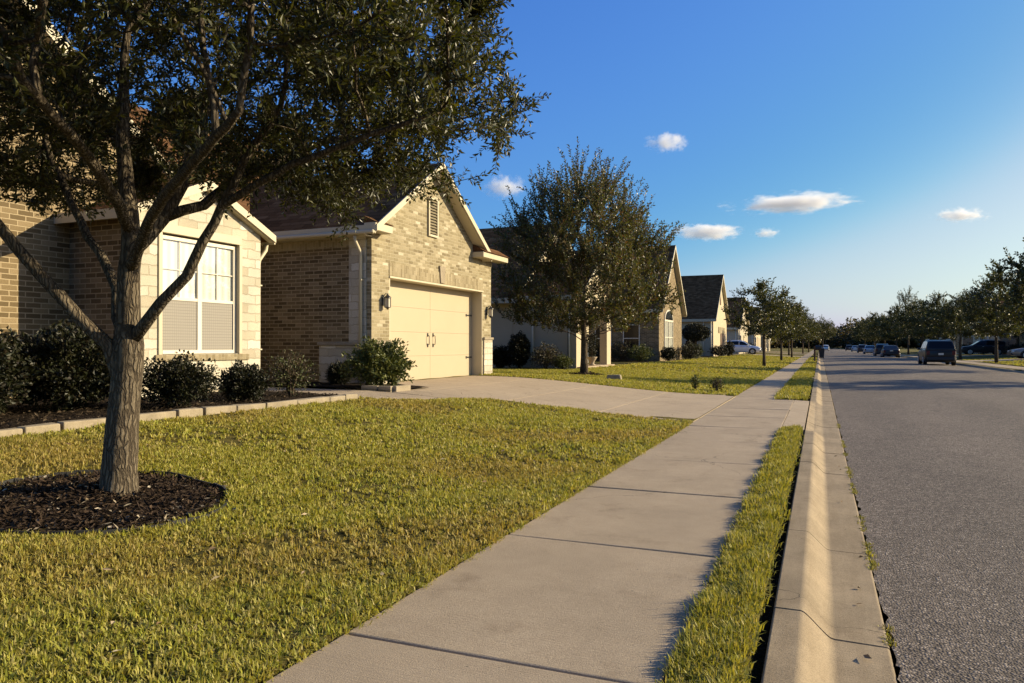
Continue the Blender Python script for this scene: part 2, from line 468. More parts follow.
# road with a slight crown
rx = np.linspace(.262, 8.90, 9)
ry = np.unique(np.concatenate([np.linspace(-30, 60, 60), np.arange(0, 24, .07), np.linspace(60, 420, 60)]))
rx = np.unique(np.append(rx, .5))
edge_r = np.random.default_rng(4)
grid_mesh('road', rx, ry, lambda x, y: -.122 + .075*(1-((x-4.58)/4.32)**2) + .004*np.sin(x*2.1+y*.7)*np.sin(y*.31), M['asphalt'])
along(bpy.data.objects['road'])
bed = MB(); bed.box(-1.95, -.24, -12, 300, -.33, -.095); o = along(bed.build('joint_soil', M['gap'])); tag(o, kind='structure')
bed = MB(); bed.box(9.40, 11.22, -12, 300, -.33, -.095); o = along(bed.build('joint_soil', M['gap'])); tag(o, kind='structure')

# sidewalks: one slab after another, each a hair out of true
def sidewalk(x0, x1, y0, y1, step, first):
    m = MB(); y = first; r = random.Random(3)
    while y < y1:
        g = .016 + .008*r.random()
        a, b = y+g, y+step
        z = [r.uniform(-.004, .004) for _ in range(4)]
        t = r.uniform(-.004, .004)
        m.hexa([(x0,a,-.09),(x1,a,-.09),(x1,b,-.09),(x0,b,-.09),(x0+t,a,z[0]),(x1+t,a,z[1]),(x1+t,b,z[2]),(x0+t,b,z[3])])
        y += step
    o = along(m.build('sidewalk', M['walk'], bevel=.009, seg=2)); tag(o, kind='structure')
YS = -.94-1.82*4+1.82*15
sidewalk(-1.945, -.575, 0, YS-.5, 1.82, -.94-1.82*4)
sidewalk(-1.965, -1.0, 0, 300, 1.82, YS)
sidewalk(9.83, 11.2, 0, 300, 1.82, -.5-1.82*4)

# kerb and gutter, lowered at the driveways
CUTS = [(11.7, 18.6), (89.0, 96.5), (118, 125), (140, 147)]
def cutk(y, cuts):
    k = 0
    for a, b in cuts:
        k = max(k, float(sstep((y-a)/.55)*sstep((b-y)/.55)))
    return k
def kerb(name, sx, x_off, cuts, y1=300):
    m = MB(); r = random.Random(9); y = -9.2
    joints = []
    while y < y1:
        L = 1.62 if y < 60 else 6
        n = 8 if y < 60 else 4
        ya = y+.007; yb = y+L; rows = []
        dz = r.uniform(-.004, .004)
        for i in range(n+1):
            yy = ya+(yb-ya)*i/n; k = cutk(yy, cuts)
            top = 0.0*(1-k)-.078*k
            inn = 0.0*(1-k)+-.02*k
            fl = -.114-top; prof = [(-.235,-.32),(-.235,inn-.008),(-.228,inn),(-.223,inn+(top-inn)*.05),(-.122,top+(inn-top)*.05),(-.114,top)]
            for q in range(1, 10):
                u = q/10; prof.append((-.114+.142*u, top+fl*min(1, max(0, 1.28*u-.14+.14*math.exp(-u*9)-.14*math.exp(-(1-u)*9)))))
            prof += [(.033,-.1140),(.041,-.1143),(.248,-.118),(.255,-.1185),(.262,-.124),(.262,-.32)]
            rows.append([(x_off+sx*px, yy, pz+dz) for px, pz in prof])
        q = len(rows[0]); vs = [p for rr in rows for p in rr]; fs = []
        for i in range(n):
            for j in range(q-1): fs.append((i*q+j, i*q+j+1, (i+1)*q+j+1, (i+1)*q+j))
        fs.append(tuple(range(q))); fs.append(tuple(range(n*q, n*q+q))[::-1])
        m.add(vs, fs, True); y += L
    o = along(m.build(name, M['kerb'])); tag(o, kind='structure')
    es = o.modifiers.new('edges', 'EDGE_SPLIT'); es.split_angle = math.radians(50)
kerb('kerb', 1, 0.0, CUTS)
kerb('kerb', -1, 9.16, [(40, 46), (68, 74), (91.5, 98.5), (110, 117)])

# the narrow turf strips between sidewalk and kerb
def strip(x0, x1, segs):
    m = MB()
    for a, b in segs:
        m.box(x0, x1, a, b, -.1, -.004)
    o = along(m.build('verge_soil', M['lawn'])); tag(o, kind='structure')
STRIPS = [(-9, 12.0), (18.4, 31.0), (31.9, 88.6), (97, 117.5), (125.5, 139.5), (147.5, 300)]
strip(-.562, -.292, STRIPS[:1]); strip(-.99, -.292, STRIPS[1:])
strip(9.41, 9.815, [(-9, 39.5), (46.5, 67.5), (74.5, 91), (99, 109.5), (117.5, 300)])

# driveway of the near house, with its apron
def slab(m, pts, z0=-.12):
    n = len(pts)
    m.add([(x,y,z-.14) for x,y,z in pts]+[(x,y,z) for x,y,z in pts],
          [tuple(range(n))[::-1], tuple(range(n,2*n))]+[(i,(i+1)%n,n+(i+1)%n,n+i) for i in range(n)])
m = MB()
XD = [-2.12, -3.75, -5.6, -7.45, -9.42]
def dz(x): return .012+.395*float(sstep((-x-1.97)/7.0))
for i in range(4):
    xa, xb = XD[i]-.006, XD[i+1]+.006
    for ya, yb in ((12.75, 15.85), (15.862, 18.95)):
        def yy(x, y):                       # the near edge flares towards the street
            return y-(.35*math.exp(-((x+2.1)/1.2)**2) if y == 12.75 else 0)+(.30*math.exp(-((x+2.1)/1.0)**2) if y == 18.95 else 0)
        N_ = 5
        top = [(xa+(xb-xa)*k/N_, yy(xa+(xb-xa)*k/N_, ya), dz(xa+(xb-xa)*k/N_)) for k in range(N_+1)]
        bot = [(xa+(xb-xa)*k/N_, yy(xa+(xb-xa)*k/N_, yb), dz(xa+(xb-xa)*k/N_)) for k in range(N_+1)]
        if i == 0:
            top[0] = (-1.957-K*top[0][1]+S0, top[0][1], .004); bot[0] = (-1.957-K*bot[0][1]+S0, bot[0][1], .004)
        for k in range(N_):
            p = [top[k], bot[k], bot[k+1], top[k+1]]
            m.hexa([(a,b,c-.15) for a,b,c in p]+p)
tag(m.build('driveway', M['drive']), kind='structure')
m = MB()
for ya, yb in ((12.02, 15.2), (15.21, 18.38)):
    m.hexa([(-.568,ya,-.1),(-.252,ya,-.1),(-.252,yb,-.1),(-.568,yb,-.1),(-.568,ya,-.002),(-.252,ya,-.018),(-.252,yb,-.018),(-.568,yb,-.002)])
tag(along(m.build('driveway_apron', M['drive'])), kind='structure')

# the other driveways (left and right), simple slabs up to their garages
def far_drive(x0, x1, y0, y1, side):
    m = MB(); n = 6
    x0 -= K*(y0+y1)/2
    for k in range(n):
        a = x0+(x1-x0)*k/n; b = x0+(x1-x0)*(k+1)/n
        za, zb = gz(a, (y0+y1)/2)+.012, gz(b, (y0+y1)/2)+.012
        p = [(a,y0,za),(b,y0,zb),(b,y1,zb),(a,y1,za)] if b > a else [(b,y0,zb),(a,y0,za),(a,y1,za),(b,y1,zb)]
        m.hexa([(q[0],q[1],q[2]-.12) for q in p]+p)
    tag(m.build('driveway', M['drive']), kind='structure')
far_drive(-1.96, -14, 89.6, 95.6, -1)
far_drive(-1.96, -11, 118.6, 124.4, -1)
far_drive(-1.96, -11, 140.5, 146.5, -1)
far_drive(11.22, 18, 40.5, 45.6, 1)
far_drive(11.22, 18, 68.5, 73.5, 1)
far_drive(11.22, 18, 92, 98, 1)
far_drive(11.22, 18, 110.5, 116.5, 1)
m = MB(); m.box(-.99, -.25, 31.05, 31.85, -.1, 0.0)
tag(along(m.build('path', M['walk'])), kind='structure')

# front path of the near house
m = MB()
for pts in ([(-9.65,10.68),(-8.1,10.62),(-7.75,10.3),(-7.05,10.55),(-6.55,11.4),(-6.1,12.7),(-9.3,12.7),(-7.55,12.02),(-9.65,12.02)],):
    pass
P1 = [(-13.2,10.68),(-8.1,10.64),(-8.1,12.02),(-13.2,12.02)]
P2 = [(-8.09,10.64),(-7.5,10.5),(-7.1,10.75),(-6.7,11.4),(-6.35,12.05),(-8.09,12.02)]
P3 = [(-7.62,12.03),(-6.35,12.06),(-6.0,12.745),(-7.62,12.745)]
for P in (P1, P2, P3):
    n = len(P); top = [(x,y,dz(x)+.006) for x,y in P]
    m.add([(x,y,z-.15) for x,y,z in top]+top, [tuple(range(n))[::-1], tuple(range(n,2*n))]+[(i,(i+1)%n,n+(i+1)%n,n+i) for i in range(n)])
tag(m.build('path', M['walk']), kind='structure')

# planting-bed soil
def bed_sheet(x, y): return ground_z(x, y)+.03+.012*np.sin(x*9+y*5)*np.sin(y*11-x*3)
grid_mesh('bed_soil', np.linspace(-11.5, -7.42, 40), np.linspace(1.5, 10.55, 80), bed_sheet, M['soil'])
grid_mesh('bed_soil', np.linspace(-12.2, -7.66, 40), np.linspace(12.06, 13.54, 18), bed_sheet, M['soil'])
grid_mesh('bed_soil', np.linspace(-17, -10.0, 40), np.linspace(28.9, 30.6, 16), bed_sheet, M['soil'])
grid_mesh('bed_soil', np.linspace(-17, -9.3, 40), np.linspace(45.4, 47.6, 16), bed_sheet, M['soil'])
grid_mesh('bed_soil', np.linspace(-17, -9.2, 40), np.linspace(69.6, 72.1, 16), bed_sheet, M['soil'])

# limestone edging blocks along the bed, each laid by hand
r = random.Random(5)
bl = []
yy = 2.2
while yy < 10.2:
    L = r.choice((.38, .52, .62, .72)); bl.append((yy, min(yy+L, 10.42))); yy += L+r.choice((.018, .03, .045))
EDGE_LABEL = 'pale limestone edging block in the row between the front lawn and the shrub bed'
for k, (a, b) in enumerate(bl):
    xa = -7.30-.10*math.cos((a-6.0)/2.2); xb = -7.30-.10*math.cos((b-6.0)/2.2)
    w = .13; z = gz(-7.3, 8)+r.uniform(-.012, .012); h = .085+r.uniform(-.015, .015)
    m = MB()
    j = lambda: r.uniform(-.012, .012)
    m.hexa([(xa-w+j(),a,z-.08),(xa,a,z-.08),(xb,b,z-.08),(xb-w,b,z-.08),(xa-w+j(),a+j(),z+h+j()),(xa+j(),a+j()*.5,z+h+j()*.6),(xb+j(),b+j()*.5,z+h+j()*.6),(xb-w+j(),b,z+h+j())])
    o = m.build('edging_block', M['edging_stone'], origin=((xa+xb)/2, (a+b)/2, z), bevel=.014, seg=2)
    last = k == len(bl)-1
    tag(o, 'last pale edging block of the lawn row, at the corner of the front path' if last else EDGE_LABEL, 'edging block', 'edging blocks along the shrub bed')
# the little bed by the garage has three darker ones
for k, (xa, ya, xb, yb, lab) in enumerate([(-8.35,12.09,-7.98,12.09,'grey edging block beside the path below the big garage shrub, left of two'),
                                       (-7.96,12.09,-7.68,12.09,'grey edging block at the path corner below the big garage shrub'),
                                       (-7.60,12.16,-7.60,12.70,'long grey edging block between the garage shrub and the driveway')]):
    z = gz(-7.9, 12.3); m = MB()
    if ya == yb: m.box(xa, xb, ya-.01, ya+.10, z-.05, z+.10)
    else: m.box(xa-.11, xa, ya, yb, z-.05, z+.10)
    tag(m.build('edging_block', M['edging_stone'], origin=((xa+xb)/2,(ya+yb)/2,z), bevel=.014, seg=2), lab, 'edging block', 'edging blocks of the small bed')
# ================================================================== HOUSES
def P3(face, at, a, d, z):
    """point on a wall: a along it, d out of it"""
    return (at+d, a, z) if face == '+X' else (at-d, a, z) if face == '-X' else (a, at-d, z)
def fbox(m, face, at, a0, a1, d0, d1, z0, z1):
    p, q = P3(face, at, a0, d0, z0), P3(face, at, a1, d1, z1)
    m.box(p[0], q[0], p[1], q[1], p[2], q[2])

def window(parent, face, at, a0, a1, z0, z1, cols=2, rail=.5, f=.055, back=.01, fine=True, blind='blind', grid=0, sill=True, arch=0):
    """a sash window standing proud of wall plane `at`"""
    fr = MB()
    D = .055+back
    for b0, b1 in ((a0-f, a0), (a1, a1+f)): fbox(fr, face, at, b0, b1, back-.008, D, z0-f, z1+f)
    fbox(fr, face, at, a0, a1, back-.008, D, z1, z1+f); fbox(fr, face, at, a0, a1, back-.008, D+.01, z0-f, z0)
    w = (a1-a0)/cols
    for k in range(1, cols): fbox(fr, face, at, a0+w*k-.045, a0+w*k+.045, back, D-.004, z0, z1)
    zr = z0+(z1-z0)*rail
    for k in range(cols):
        l, r_ = a0+w*k+(.045 if k else 0), a0+w*(k+1)-(.045 if k < cols-1 else 0)
        if rail: fbox(fr, face, at, l, r_, back+.004, D-.008, zr-.025, zr+.025)
        for g in range(1, grid+1):
            za = zr+(z1-zr)*g/(grid+1); fbox(fr, face, at, l, r_, back+.022, back+.036, za-.008, za+.008)
        if grid:
            mid = (l+r_)/2
            fbox(fr, face, at, mid-.008, mid+.008, back+.0225, back+.0355, zr+.025, z1)
    F = fr.build('window_frame', M['white'], parent)
    g = MB(); q = [P3(face, at, a, back+.028, z) for a, z in ((a0,z0),(a1,z0),(a1,z1),(a0,z1))]; g.add(q if face != '-X' else q[::-1], [(0,1,2,3)])
    g.build('pane', M['glass'] if fine else M['darkglass'], F)
    if fine:
        b = MB(); fbox(b, face, at, a0, a1, back+.001, back+.006, z0, z1); b.build('blind', M[blind], F)
    if sill:
        s = MB(); fbox(s, face, at, a0-.12, a1+.12, .002, .09, z0-f-.10, z0-f); s.build('sill', M['trim'], F)
    return F

def gable_roof(parent, name, x_back, x_front, yc, half, ze, slope, over=.35, front=.30, th=.16, mat='shingle', side=1):
    """ridge runs along x, gable end at x_front (side=+1 faces +x)"""
    m = MB(); hw = half+over; zt = ze+slope*half; zl = ze-slope*over
    xf = x_front+front*side
    m.prism([(yc-hw, zl), (yc, zt), (yc+hw, zl), (yc+hw, zl+th), (yc, zt+th*1.25), (yc-hw, zl+th)], 'x', min(x_back, xf), max(x_back, xf))
    R = m.build(name, M[mat], parent)
    t = MB()                                    # rake boards on the gable
    for s in (-1, 1):
        a, b = (yc+s*hw, zl), (yc, zt)
        q = .02
        t.prism([(a[0]+s*.012, a[1]-q), (b[0], b[1]-q), (b[0], b[1]+th*1.25+.012), (a[0]+s*.012, a[1]+th+.012)], 'x', xf, xf+side*.035)
        t.prism([(a[0]+s*.0, a[1]-.03), (b[0], b[1]-.03), (b[0], b[1]-.004), (a[0], a[1]-.004)], 'x', x_front+.004*side, xf-.003*side)    # soffit
    for s in (-1, 1):                           # fascia at the eaves
        ya = yc+s*(hw+.002); t.box(min(x_back, xf-side*.003), max(x_back, xf-side*.003), ya, ya+s*.03, zl-.05, zl+th+.01)
    t.build('fascia', M['trim'], R)
    return R

def gable_wall(m, x0, x1, y0, y1, z0, ze, yc, slope, half):
    """box plus gable prism, solid"""
    m.prism([(y0, z0), (y1, z0), (y1, ze), (yc+half, ze), (yc, ze+slope*half), (yc-half, ze), (y0, ze)], 'x', x0, x1)

def hip_roof(parent, x0, x1, y0, y1, ze, zr, name='roof', inset=None):
    """ridge along y, eaves at x0..x1"""
    xm = (x0+x1)/2; ins = inset if inset is not None else (x1-x0)/2
    m = MB()
    m.add([(x0,y0,ze),(x1,y0,ze),(x1,y1,ze),(x0,y1,ze),(xm,y0+ins,zr),(xm,y1-ins,zr)],
          [(0,1,4),(1,2,5,4),(2,3,5),(3,0,4,5),(0,3,2,1)])
    R = m.build(name, M['shingle'], parent)
    t = MB()
    t.box(x0-.03, x1+.03, y0-.035, y0-.003, ze-.16, ze+.03); t.box(x0-.03, x1+.03, y1+.003, y1+.035, ze-.16, ze+.03)
    t.box(x1+.003, x1+.035, y0-.002, y1+.002, ze-.16, ze+.031); t.box(x0-.035, x0-.003, y0-.002, y1+.002, ze-.16, ze+.031)
    t.build('fascia', M['trim'], R)
    return R

# ---------------------------------------------------------------- the near house
h1 = thing('brick_house', 'tan brick house with a limestone window bay and a wide cream garage door', 'house', (-13, 9, .35))
Z0 = .2
XG, YL, YR = -9.09, 13.54, 19.71                # garage front, its left and right corners
DOOR = (14.25, 19.13, .41, 2.83); EZ = 3.86
w = MB()
w.box(XG-.33, XG, YL, DOOR[0], Z0, EZ); w.box(XG-.33, XG, DOOR[1], YR, Z0, EZ)
w.box(XG-.33, XG, DOOR[0], DOOR[1], DOOR[3], EZ)
GC, GH, GS = 16.18, 2.64, .67
w.prism([(GC-GH, EZ), (GC+GH, EZ), (GC, EZ+GS*GH)], 'x', XG-.33, XG)
w.box(-15.5, XG-.33, YL+.02, YL+.3, Z0, EZ-.02); w.box(-15.5, XG-.33, YR-.3, YR, Z0, EZ-.02)
w.build('wall', M['brick'], h1)
b = MB()                                        # soldier course and keystone over the door
b.box(XG, XG+.014, DOOR[0]-.02, DOOR[1]+.02, DOOR[3]+.01, DOOR[3]+.30)
b.build('soldier_course', M['soldier'], h1)
b = MB(); b.prism([(16.59, DOOR[3]+.02), (16.79, DOOR[3]+.02), (16.84, DOOR[3]+.46), (16.54, DOOR[3]+.46)], 'x', XG+.002, XG+.045)
b.build('keystone', M['edging_stone'], h1, bevel=.008)
b = MB()
b.box(XG-.42, XG+.03, DOOR[0]-.02, DOOR[1]+.02, DOOR[3]-.045, DOOR[3]+.002)
b.build('lintel', M['trim'], h1, bevel=.006)
# stone bases and quoins
MB().box(-15.5, -9.23, YL-.002, YL+.0195, Z0, EZ-.025).build('wall', M['brick_dark'], h1)  # garage side wall: same brick, its shade put into a darker colour
boxes('stone_base', M['stone'], h1, [(XG-.02, XG+.035, YL-.035, DOOR[0]-.06, Z0, 1.30), (XG-.02, XG+.035, DOOR[1]+.05, YR+.035, Z0, 1.43), (-10.44, XG-.02, YL-.045, YL+.02, Z0, 1.26)])
boxes('stone_pilaster', M['stone'], h1, [(-9.66, -9.22, YL-.028, YL+.02, 1.30, EZ-.03)])
boxes('stone_ledge', M['edging_stone'], h1, [(XG-.03, XG+.07, YL-.06, DOOR[0]-.03, 1.30, 1.37), (XG-.03, XG+.07, DOOR[1]+.02, YR+.06, 1.43, 1.50), (-10.48, XG-.031, YL-.08, YL+.01, 1.262, 1.33)], .01)
b = MB(); b.box(-15.5, -9.67, YL-.006, YL+.01, 3.42, 3.80)
b.build('soldier_course', M['soldier'], h1)
# garage door, four sections, with its hardware
gd = MB(); zs = np.linspace(DOOR[2], DOOR[3]-.05, 5)
for k in range(4):
    gd.box(XG-.37, XG-.325, DOOR[0]-.01, DOOR[1]+.01, zs[k]+.0015, zs[k+1]-.0015)
gdo = gd.build('garage_door', M['garage'], h1, bevel=.002)
g = MB()
for y in (14.25, 16.69, 19.05):
    pass
for k in range(1, 16):
    y = DOOR[0]+(DOOR[1]-DOOR[0])*k/16
    if k in (8,): g.box(XG-.325, XG-.3215, y-.008, y+.008, DOOR[2]+.02, DOOR[3]-.08)
g.build('centre_strip', M['garage'], gdo)
for y in (16.55, 16.83):
    hnd = MB(); s = 1 if y > 16.69 else -1
    hnd.tube([(XG-.32,y,1.27),(XG-.27,y+s*.012,1.29),(XG-.265,y+s*.02,1.40),(XG-.27,y+s*.012,1.51),(XG-.32,y,1.53)], .009, 6)
    hnd.box(XG-.324, XG-.315, y-.03, y+.03, 1.22, 1.31); hnd.box(XG-.324, XG-.315, y-.03, y+.03, 1.49, 1.58)
    hnd.build('handle', M['iron'], gdo)
for y0, y1 in ((DOOR[0]+.05, DOOR[0]+.42), (DOOR[1]-.42, DOOR[1]-.05)):
    for z in (.93, 2.12):
        hg = MB(); hg.box(XG-.324, XG-.314, y0, y1, z-.02, z+.02); hg.box(XG-.3235, XG-.31, (y0+y1)/2-.18, (y0+y1)/2-.14, z-.035, z+.035)
        hg.build('hinge', M['iron'], gdo)
boxes('door_jamb', M['trim'], h1, [(XG-.37, XG-.003, DOOR[1]-.03, DOOR[1]+.004, DOOR[2], DOOR[3]-.046), (XG-.37, XG-.003, DOOR[0]-.004, DOOR[0]+.03, DOOR[2], DOOR[3]-.046)])
# coach lanterns
for y, z in ((13.98, 2.26), (19.43, 2.26)):
    L = MB()
    L.box(XG, XG+.02, y-.055, y+.055, z-.14, z+.16)
    L.tube([(XG+.01,y,z+.10),(XG+.10,y,z+.19),(XG+.17,y,z+.17)], .012, 6)
    for s in (-1, 1):
        for q in (-1, 1): L.box(XG+.17+s*.065-.008, XG+.17+s*.065+.008, y+q*.065-.008, y+q*.065+.008, z-.19, z+.08)
    L.lathe([(.0,.20),(.02,.18),(.03,.15),(.11,.085),(.115,.07),(.0,.07)], (XG+.17, y, z), 10, False)
    L.lathe([(.0,-.26),(.02,-.24),(.05,-.21),(.095,-.20),(.095,-.185),(0,-.185)], (XG+.17, y, z), 10, False)
    L.v = [(XG+(a-XG)*.74, y+(b-y)*.74, z+(c-z)*.8) for a, b, c in L.v]
    lo = L.build('lantern', M['iron'], h1)
    q = MB(); q.box(XG+.085, XG+.166, y-.040, y+.040, z-.147, z+.055); q.build('lantern_glass', M['lampglass'], lo)
# louvred vent in the gable
v = MB()
VY0, VY1, VZ0, VZ1 = GC-.16, GC+.22, 4.02, 4.92
v.box(XG+.002, XG+.05, VY0-.05, VY0, VZ0-.05, VZ1+.02); v.box(XG+.002, XG+.05, VY1, VY1+.05, VZ0-.05, VZ1+.02); v.box(XG+.003, XG+.055, VY0, VY1, VZ0-.05, VZ0); v.box(XG+.003, XG+.052, VY0, VY1, VZ1-.02, VZ1+.02)
vo = v.build('gable_vent', M['trim'], h1)
v = MB(); v.box(XG+.003, XG+.006, VY0, VY1, VZ0, VZ1-.02); v.build('vent_backing', M['iron'], vo)
v = MB()
for k in range(13):
    z = VZ0+.03+k*.072
    v.hexa([(XG+.007,VY0,z+.045),(XG+.040,VY0,z),(XG+.040,VY1,z),(XG+.007,VY1,z+.045),(XG+.007,VY0,z+.055),(XG+.044,VY0,z+.010),(XG+.044,VY1,z+.010),(XG+.007,VY1,z+.055)])
v.build('louvres', M['louvre'], vo)
# garage roof: steep gable and its boxed returns
R = gable_roof(h1, 'roof', -18, XG, GC, GH+.02, EZ+.02, GS, over=.26, front=.30, th=.11)
boxes('eave_return', M['trim'], R, [(XG+.004, XG+.30, YL-.30, YL+.38, EZ-.15, EZ+.02), (XG+.004, XG+.36, 18.45, 20.15, EZ-.15, EZ+.00)], .01)
t = MB()                                        # small shingled skirts on the returns, and the right slope below the gable
t.prism([(XG+.004, EZ+.02), (XG+.33, EZ+.02), (XG+.004, EZ+.17)], 'y', YL-.30, YL+.40)
t.build('return_roof', M['shingle'], R); t = MB()
t.prism([(XG+.004, EZ+.004), (XG+.40, EZ+.004), (XG+.004, EZ+.24)], 'y', 18.5, 20.2)
t.build('return_roof', M['shingle'], R); t = MB()
t.hexa([(-18,18.7,EZ-.02),(XG,18.7,EZ-.02),(XG,20.18,EZ-.02),(-18,20.18,EZ-.02),(-18,18.7,EZ+.55),(XG,18.7,EZ+.55),(XG,20.18,EZ+.03),(-18,20.18,EZ+.03)])
t.build('return_roof', M['shingle'], R)
boxes('eave_board', M['trim'], R, [(-15.5, XG+.28, YL-.29, YL-.262, EZ-.22, EZ-.12)]); boxes('soffit', M['trim'], R, [(-15.4, XG, YL-.262, YL, EZ-.24, EZ-.215)])
t = MB(); t.box(-15.5, XG+.29, YL-.39, YL-.295, EZ-.23, EZ-.15); t.build('rain_gutter', M['trim'], R, bevel=.02)
def downspout(x, y, zt, zb, dx, dy):
    d = MB(); d.tube([(x-dx*.22,y-dy*.22,zt),(x-dx*.2,y-dy*.2,zt-.12),(x-dx*.02,y-dy*.02,zt-.33),(x,y,zt-.42),(x,y,zb)], .038, 8)
    for k in (.25, .7):
        zz = zb+(zt-zb)*k; d.box(x-.05, x+.05, y-.05, y+.05, zz-.012, zz+.012)
    return d.build('downspout', M['trim'], h1)
downspout(-9.32, YL-.075, EZ-.24, .5, 0, 1)
downspout(XG-.12, YR+.06, EZ-.1, .45, 0, -1)

# left wing: tall brick gable with the limestone bay in front of it
XW, BX = -11.5, -10.0
BY0, BY1, BZE = 8.36, 11.14, 3.36
w = MB()
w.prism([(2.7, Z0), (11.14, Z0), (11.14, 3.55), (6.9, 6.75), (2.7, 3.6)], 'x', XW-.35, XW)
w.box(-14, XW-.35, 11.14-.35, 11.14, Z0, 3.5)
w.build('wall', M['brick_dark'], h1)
gable_roof(h1, 'roof', -18, XW, 6.9, 4.25, 3.58, .75, over=.30, front=.30, th=.16)
# bay walls round the window opening
WY0, WY1, WZ0, WZ1 = 8.92, 10.50, 1.18, 3.02
w = MB()
w.box(XW, BX, BY0+.02, WY0-.07, Z0, BZE); w.box(XW, BX, WY1+.07, BY1, Z0, BZE)
w.box(XW, BX, WY0-.07, WY1+.07, Z0, WZ0-.07); w.box(XW, BX, WY0-.07, WY1+.07, WZ1+.09, BZE)
w.prism([(BY0, BZE), (BY1, BZE), (9.75, BZE+.62)], 'x', XW, BX)
w.box(XW, BX-.12, WY0-.071, WY1+.071, WZ0-.071, WZ1+.091)
w.build('wall', M['stone'], h1)
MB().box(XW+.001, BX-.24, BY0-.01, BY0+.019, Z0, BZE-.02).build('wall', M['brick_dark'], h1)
b = MB(); b.box(BX-.01, BX+.035, WY0-.20, WY1+.32, WZ0-.185, WZ0-.075); b.build('brick_sill', M['soldier'], h1, bevel=.006)
b = MB()
b.box(BX+.002, BX+.03, WY0-.12, WY1+.12, WZ1+.09, WZ1+.24); b.box(BX-.12, BX+.028, WY1+.065, WY1+.14, WZ0-.075, WZ1+.09); b.box(BX-.12, BX+.028, WY0-.14, WY0-.065, WZ0-.075, WZ1+.09)
b.build('window_trim', M['trim'], h1, bevel=.006)
WF = window(h1, '+X', BX-.12, WY0, WY1, WZ0, WZ1, cols=2, rail=.47, f=.06, back=.012, blind='curtain', grid=1, sill=False)
b = MB(); b.box(BX-.0745, BX-.0735, WY0+.005, WY1-.005, WZ0+.002, WZ0+(WZ1-WZ0)*.47); b.build('insect_screen', M['screen'], WF)
Rb = gable_roof(h1, 'roof', XW-.6, BX, 9.75, 1.42, BZE+.01, .44, over=.22, front=.12, th=.10)
downspout(BX-.10, BY1+.06, BZE-.12, .5, 0, -1)
# main body, entry wall and hipped roof behind
w = MB(); w.box(-23, -13.0, 3.2, 23.5, Z0, 3.7)
w.build('wall', M['brick'], h1)
hip_roof(h1, -23.6, -12.1, 2.6, 24.2, 3.72, 8.0, inset=4.3)
d = MB(); d.box(-13.0, -12.93, 11.85, 12.85, .42, 2.55); do = d.build('front_door', M['dark_door'], h1)
d = MB(); d.tube([(-12.93,12.75,1.35),(-12.86,12.75,1.35)], .03, 8); d.build('door_knob', M['iron'], do)

# ---------------------------------------------------------------- the other houses down the street
def porch_column(parent, x, y, z0, z1, r=.17):
    c = MB(); c.box(x-r, x+r, y-r, y+r, z0+.25, z1-.2); c.box(x-r-.05, x+r+.05, y-r-.05, y+r+.05, z0, z0+.25); c.box(x-r-.04, x+r+.04, y-r-.04, y+r+.04, z1-.2, z1)
    return c.build('porch_column', M['trim'], parent, bevel=.01)

# second house: long dark roof, pale side wall, porch with two columns
h2 = thing('stucco_house', 'pale stucco house with long brown roof and pier porch, behind the spiky street tree', 'house', (-14, 36, .2))
g0 = .12
w = MB()
w.prism([(30.5, g0), (42, g0), (42, 3.45), (36.2, 7.35), (30.5, 3.45)], 'x', -22, -13)
w.build('wall', M['stucco'], h2)
w = MB(); w.box(-13, -11.9, 30.52, 36.0, g0, 3.45)
w.prism([(30.52, 3.0), (36.0, 3.0), (36.0, 3.45), (33.25, 5.1), (30.52, 3.45)], 'x', -11.9, -10)
w.build('porch_wall', M['stucco'], h2)
gable_roof(h2, 'roof', -13.5, -10, 33.25, 2.74, 3.47, .6, over=.3, front=.3, th=.15)
gable_roof(h2, 'roof', -22.5, -13, 36.2, 5.75, 3.47, .68, over=.4, front=.35, th=.18)
boxes('porch_pier', M['stucco'], h2, [(-10.36, -10, 30.5, 31.15, g0, 3.0), (-10.36, -10, 35.3, 36.0, g0, 3.0)]); boxes('porch_wall', M['stucco'], h2, [(-11.9, -10.4, 30.5, 30.8, g0, 3.0)])
b = MB(); b.box(-12, -9.8, 30.6, 36, g0-.05, .34); b.build('porch_floor', M['walk'], h2)
d = MB(); d.box(-11.9, -11.84, 34.0, 35.0, .35, 2.5); do = d.build('front_door', M['dark_door'], h2)
window(h2, '+X', -13, 37.6, 39.4, .95, 2.7)
window(h2, '-Y', 30.5, -17.5, -16.2, 1.1, 2.6, cols=1)
for x in (-10.3, -12.0): MB().tube([(x,30.42,3.2),(x,30.42,.2)], .04, 6).build('downspout', M['white'], h2)
# third house
h3 = thing('tan_house', 'tan house with shaded side windows and a steep gable over an arched window', 'house', (-13, 51.5, .2))
w = MB()
w.prism([(47.5, g0), (55.5, g0), (55.5, 3.75), (51.5, 8.0), (47.5, 3.75)], 'x', -20, -10); w.box(-22, -12, 55.5, 62, g0, 3.7)
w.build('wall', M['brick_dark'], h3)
gable_roof(h3, 'roof', -20.5, -10, 51.5, 4.0, 3.77, 1.06, over=.3, front=.3, th=.18)
hip_roof(h3, -22.5, -11.5, 54, 62.5, 3.72, 7.2, inset=2.5)
f = window(h3, '+X', -10, 49.1, 51.9, .75, 2.9)
a = MB(); a.prism([(50.5+1.45*math.cos(t), 2.96+.75*math.sin(t)) for t in np.linspace(0, PI, 13)], 'x', -9.985, -9.93); ao = a.build('arched_window', M['white'], h3)
a = MB(); a.prism([(50.5+1.28*math.cos(t), 3.02+.6*math.sin(t)) for t in np.linspace(0, PI, 13)], 'x', -9.925, -9.92); a.build('pane', M['darkglass'], ao)
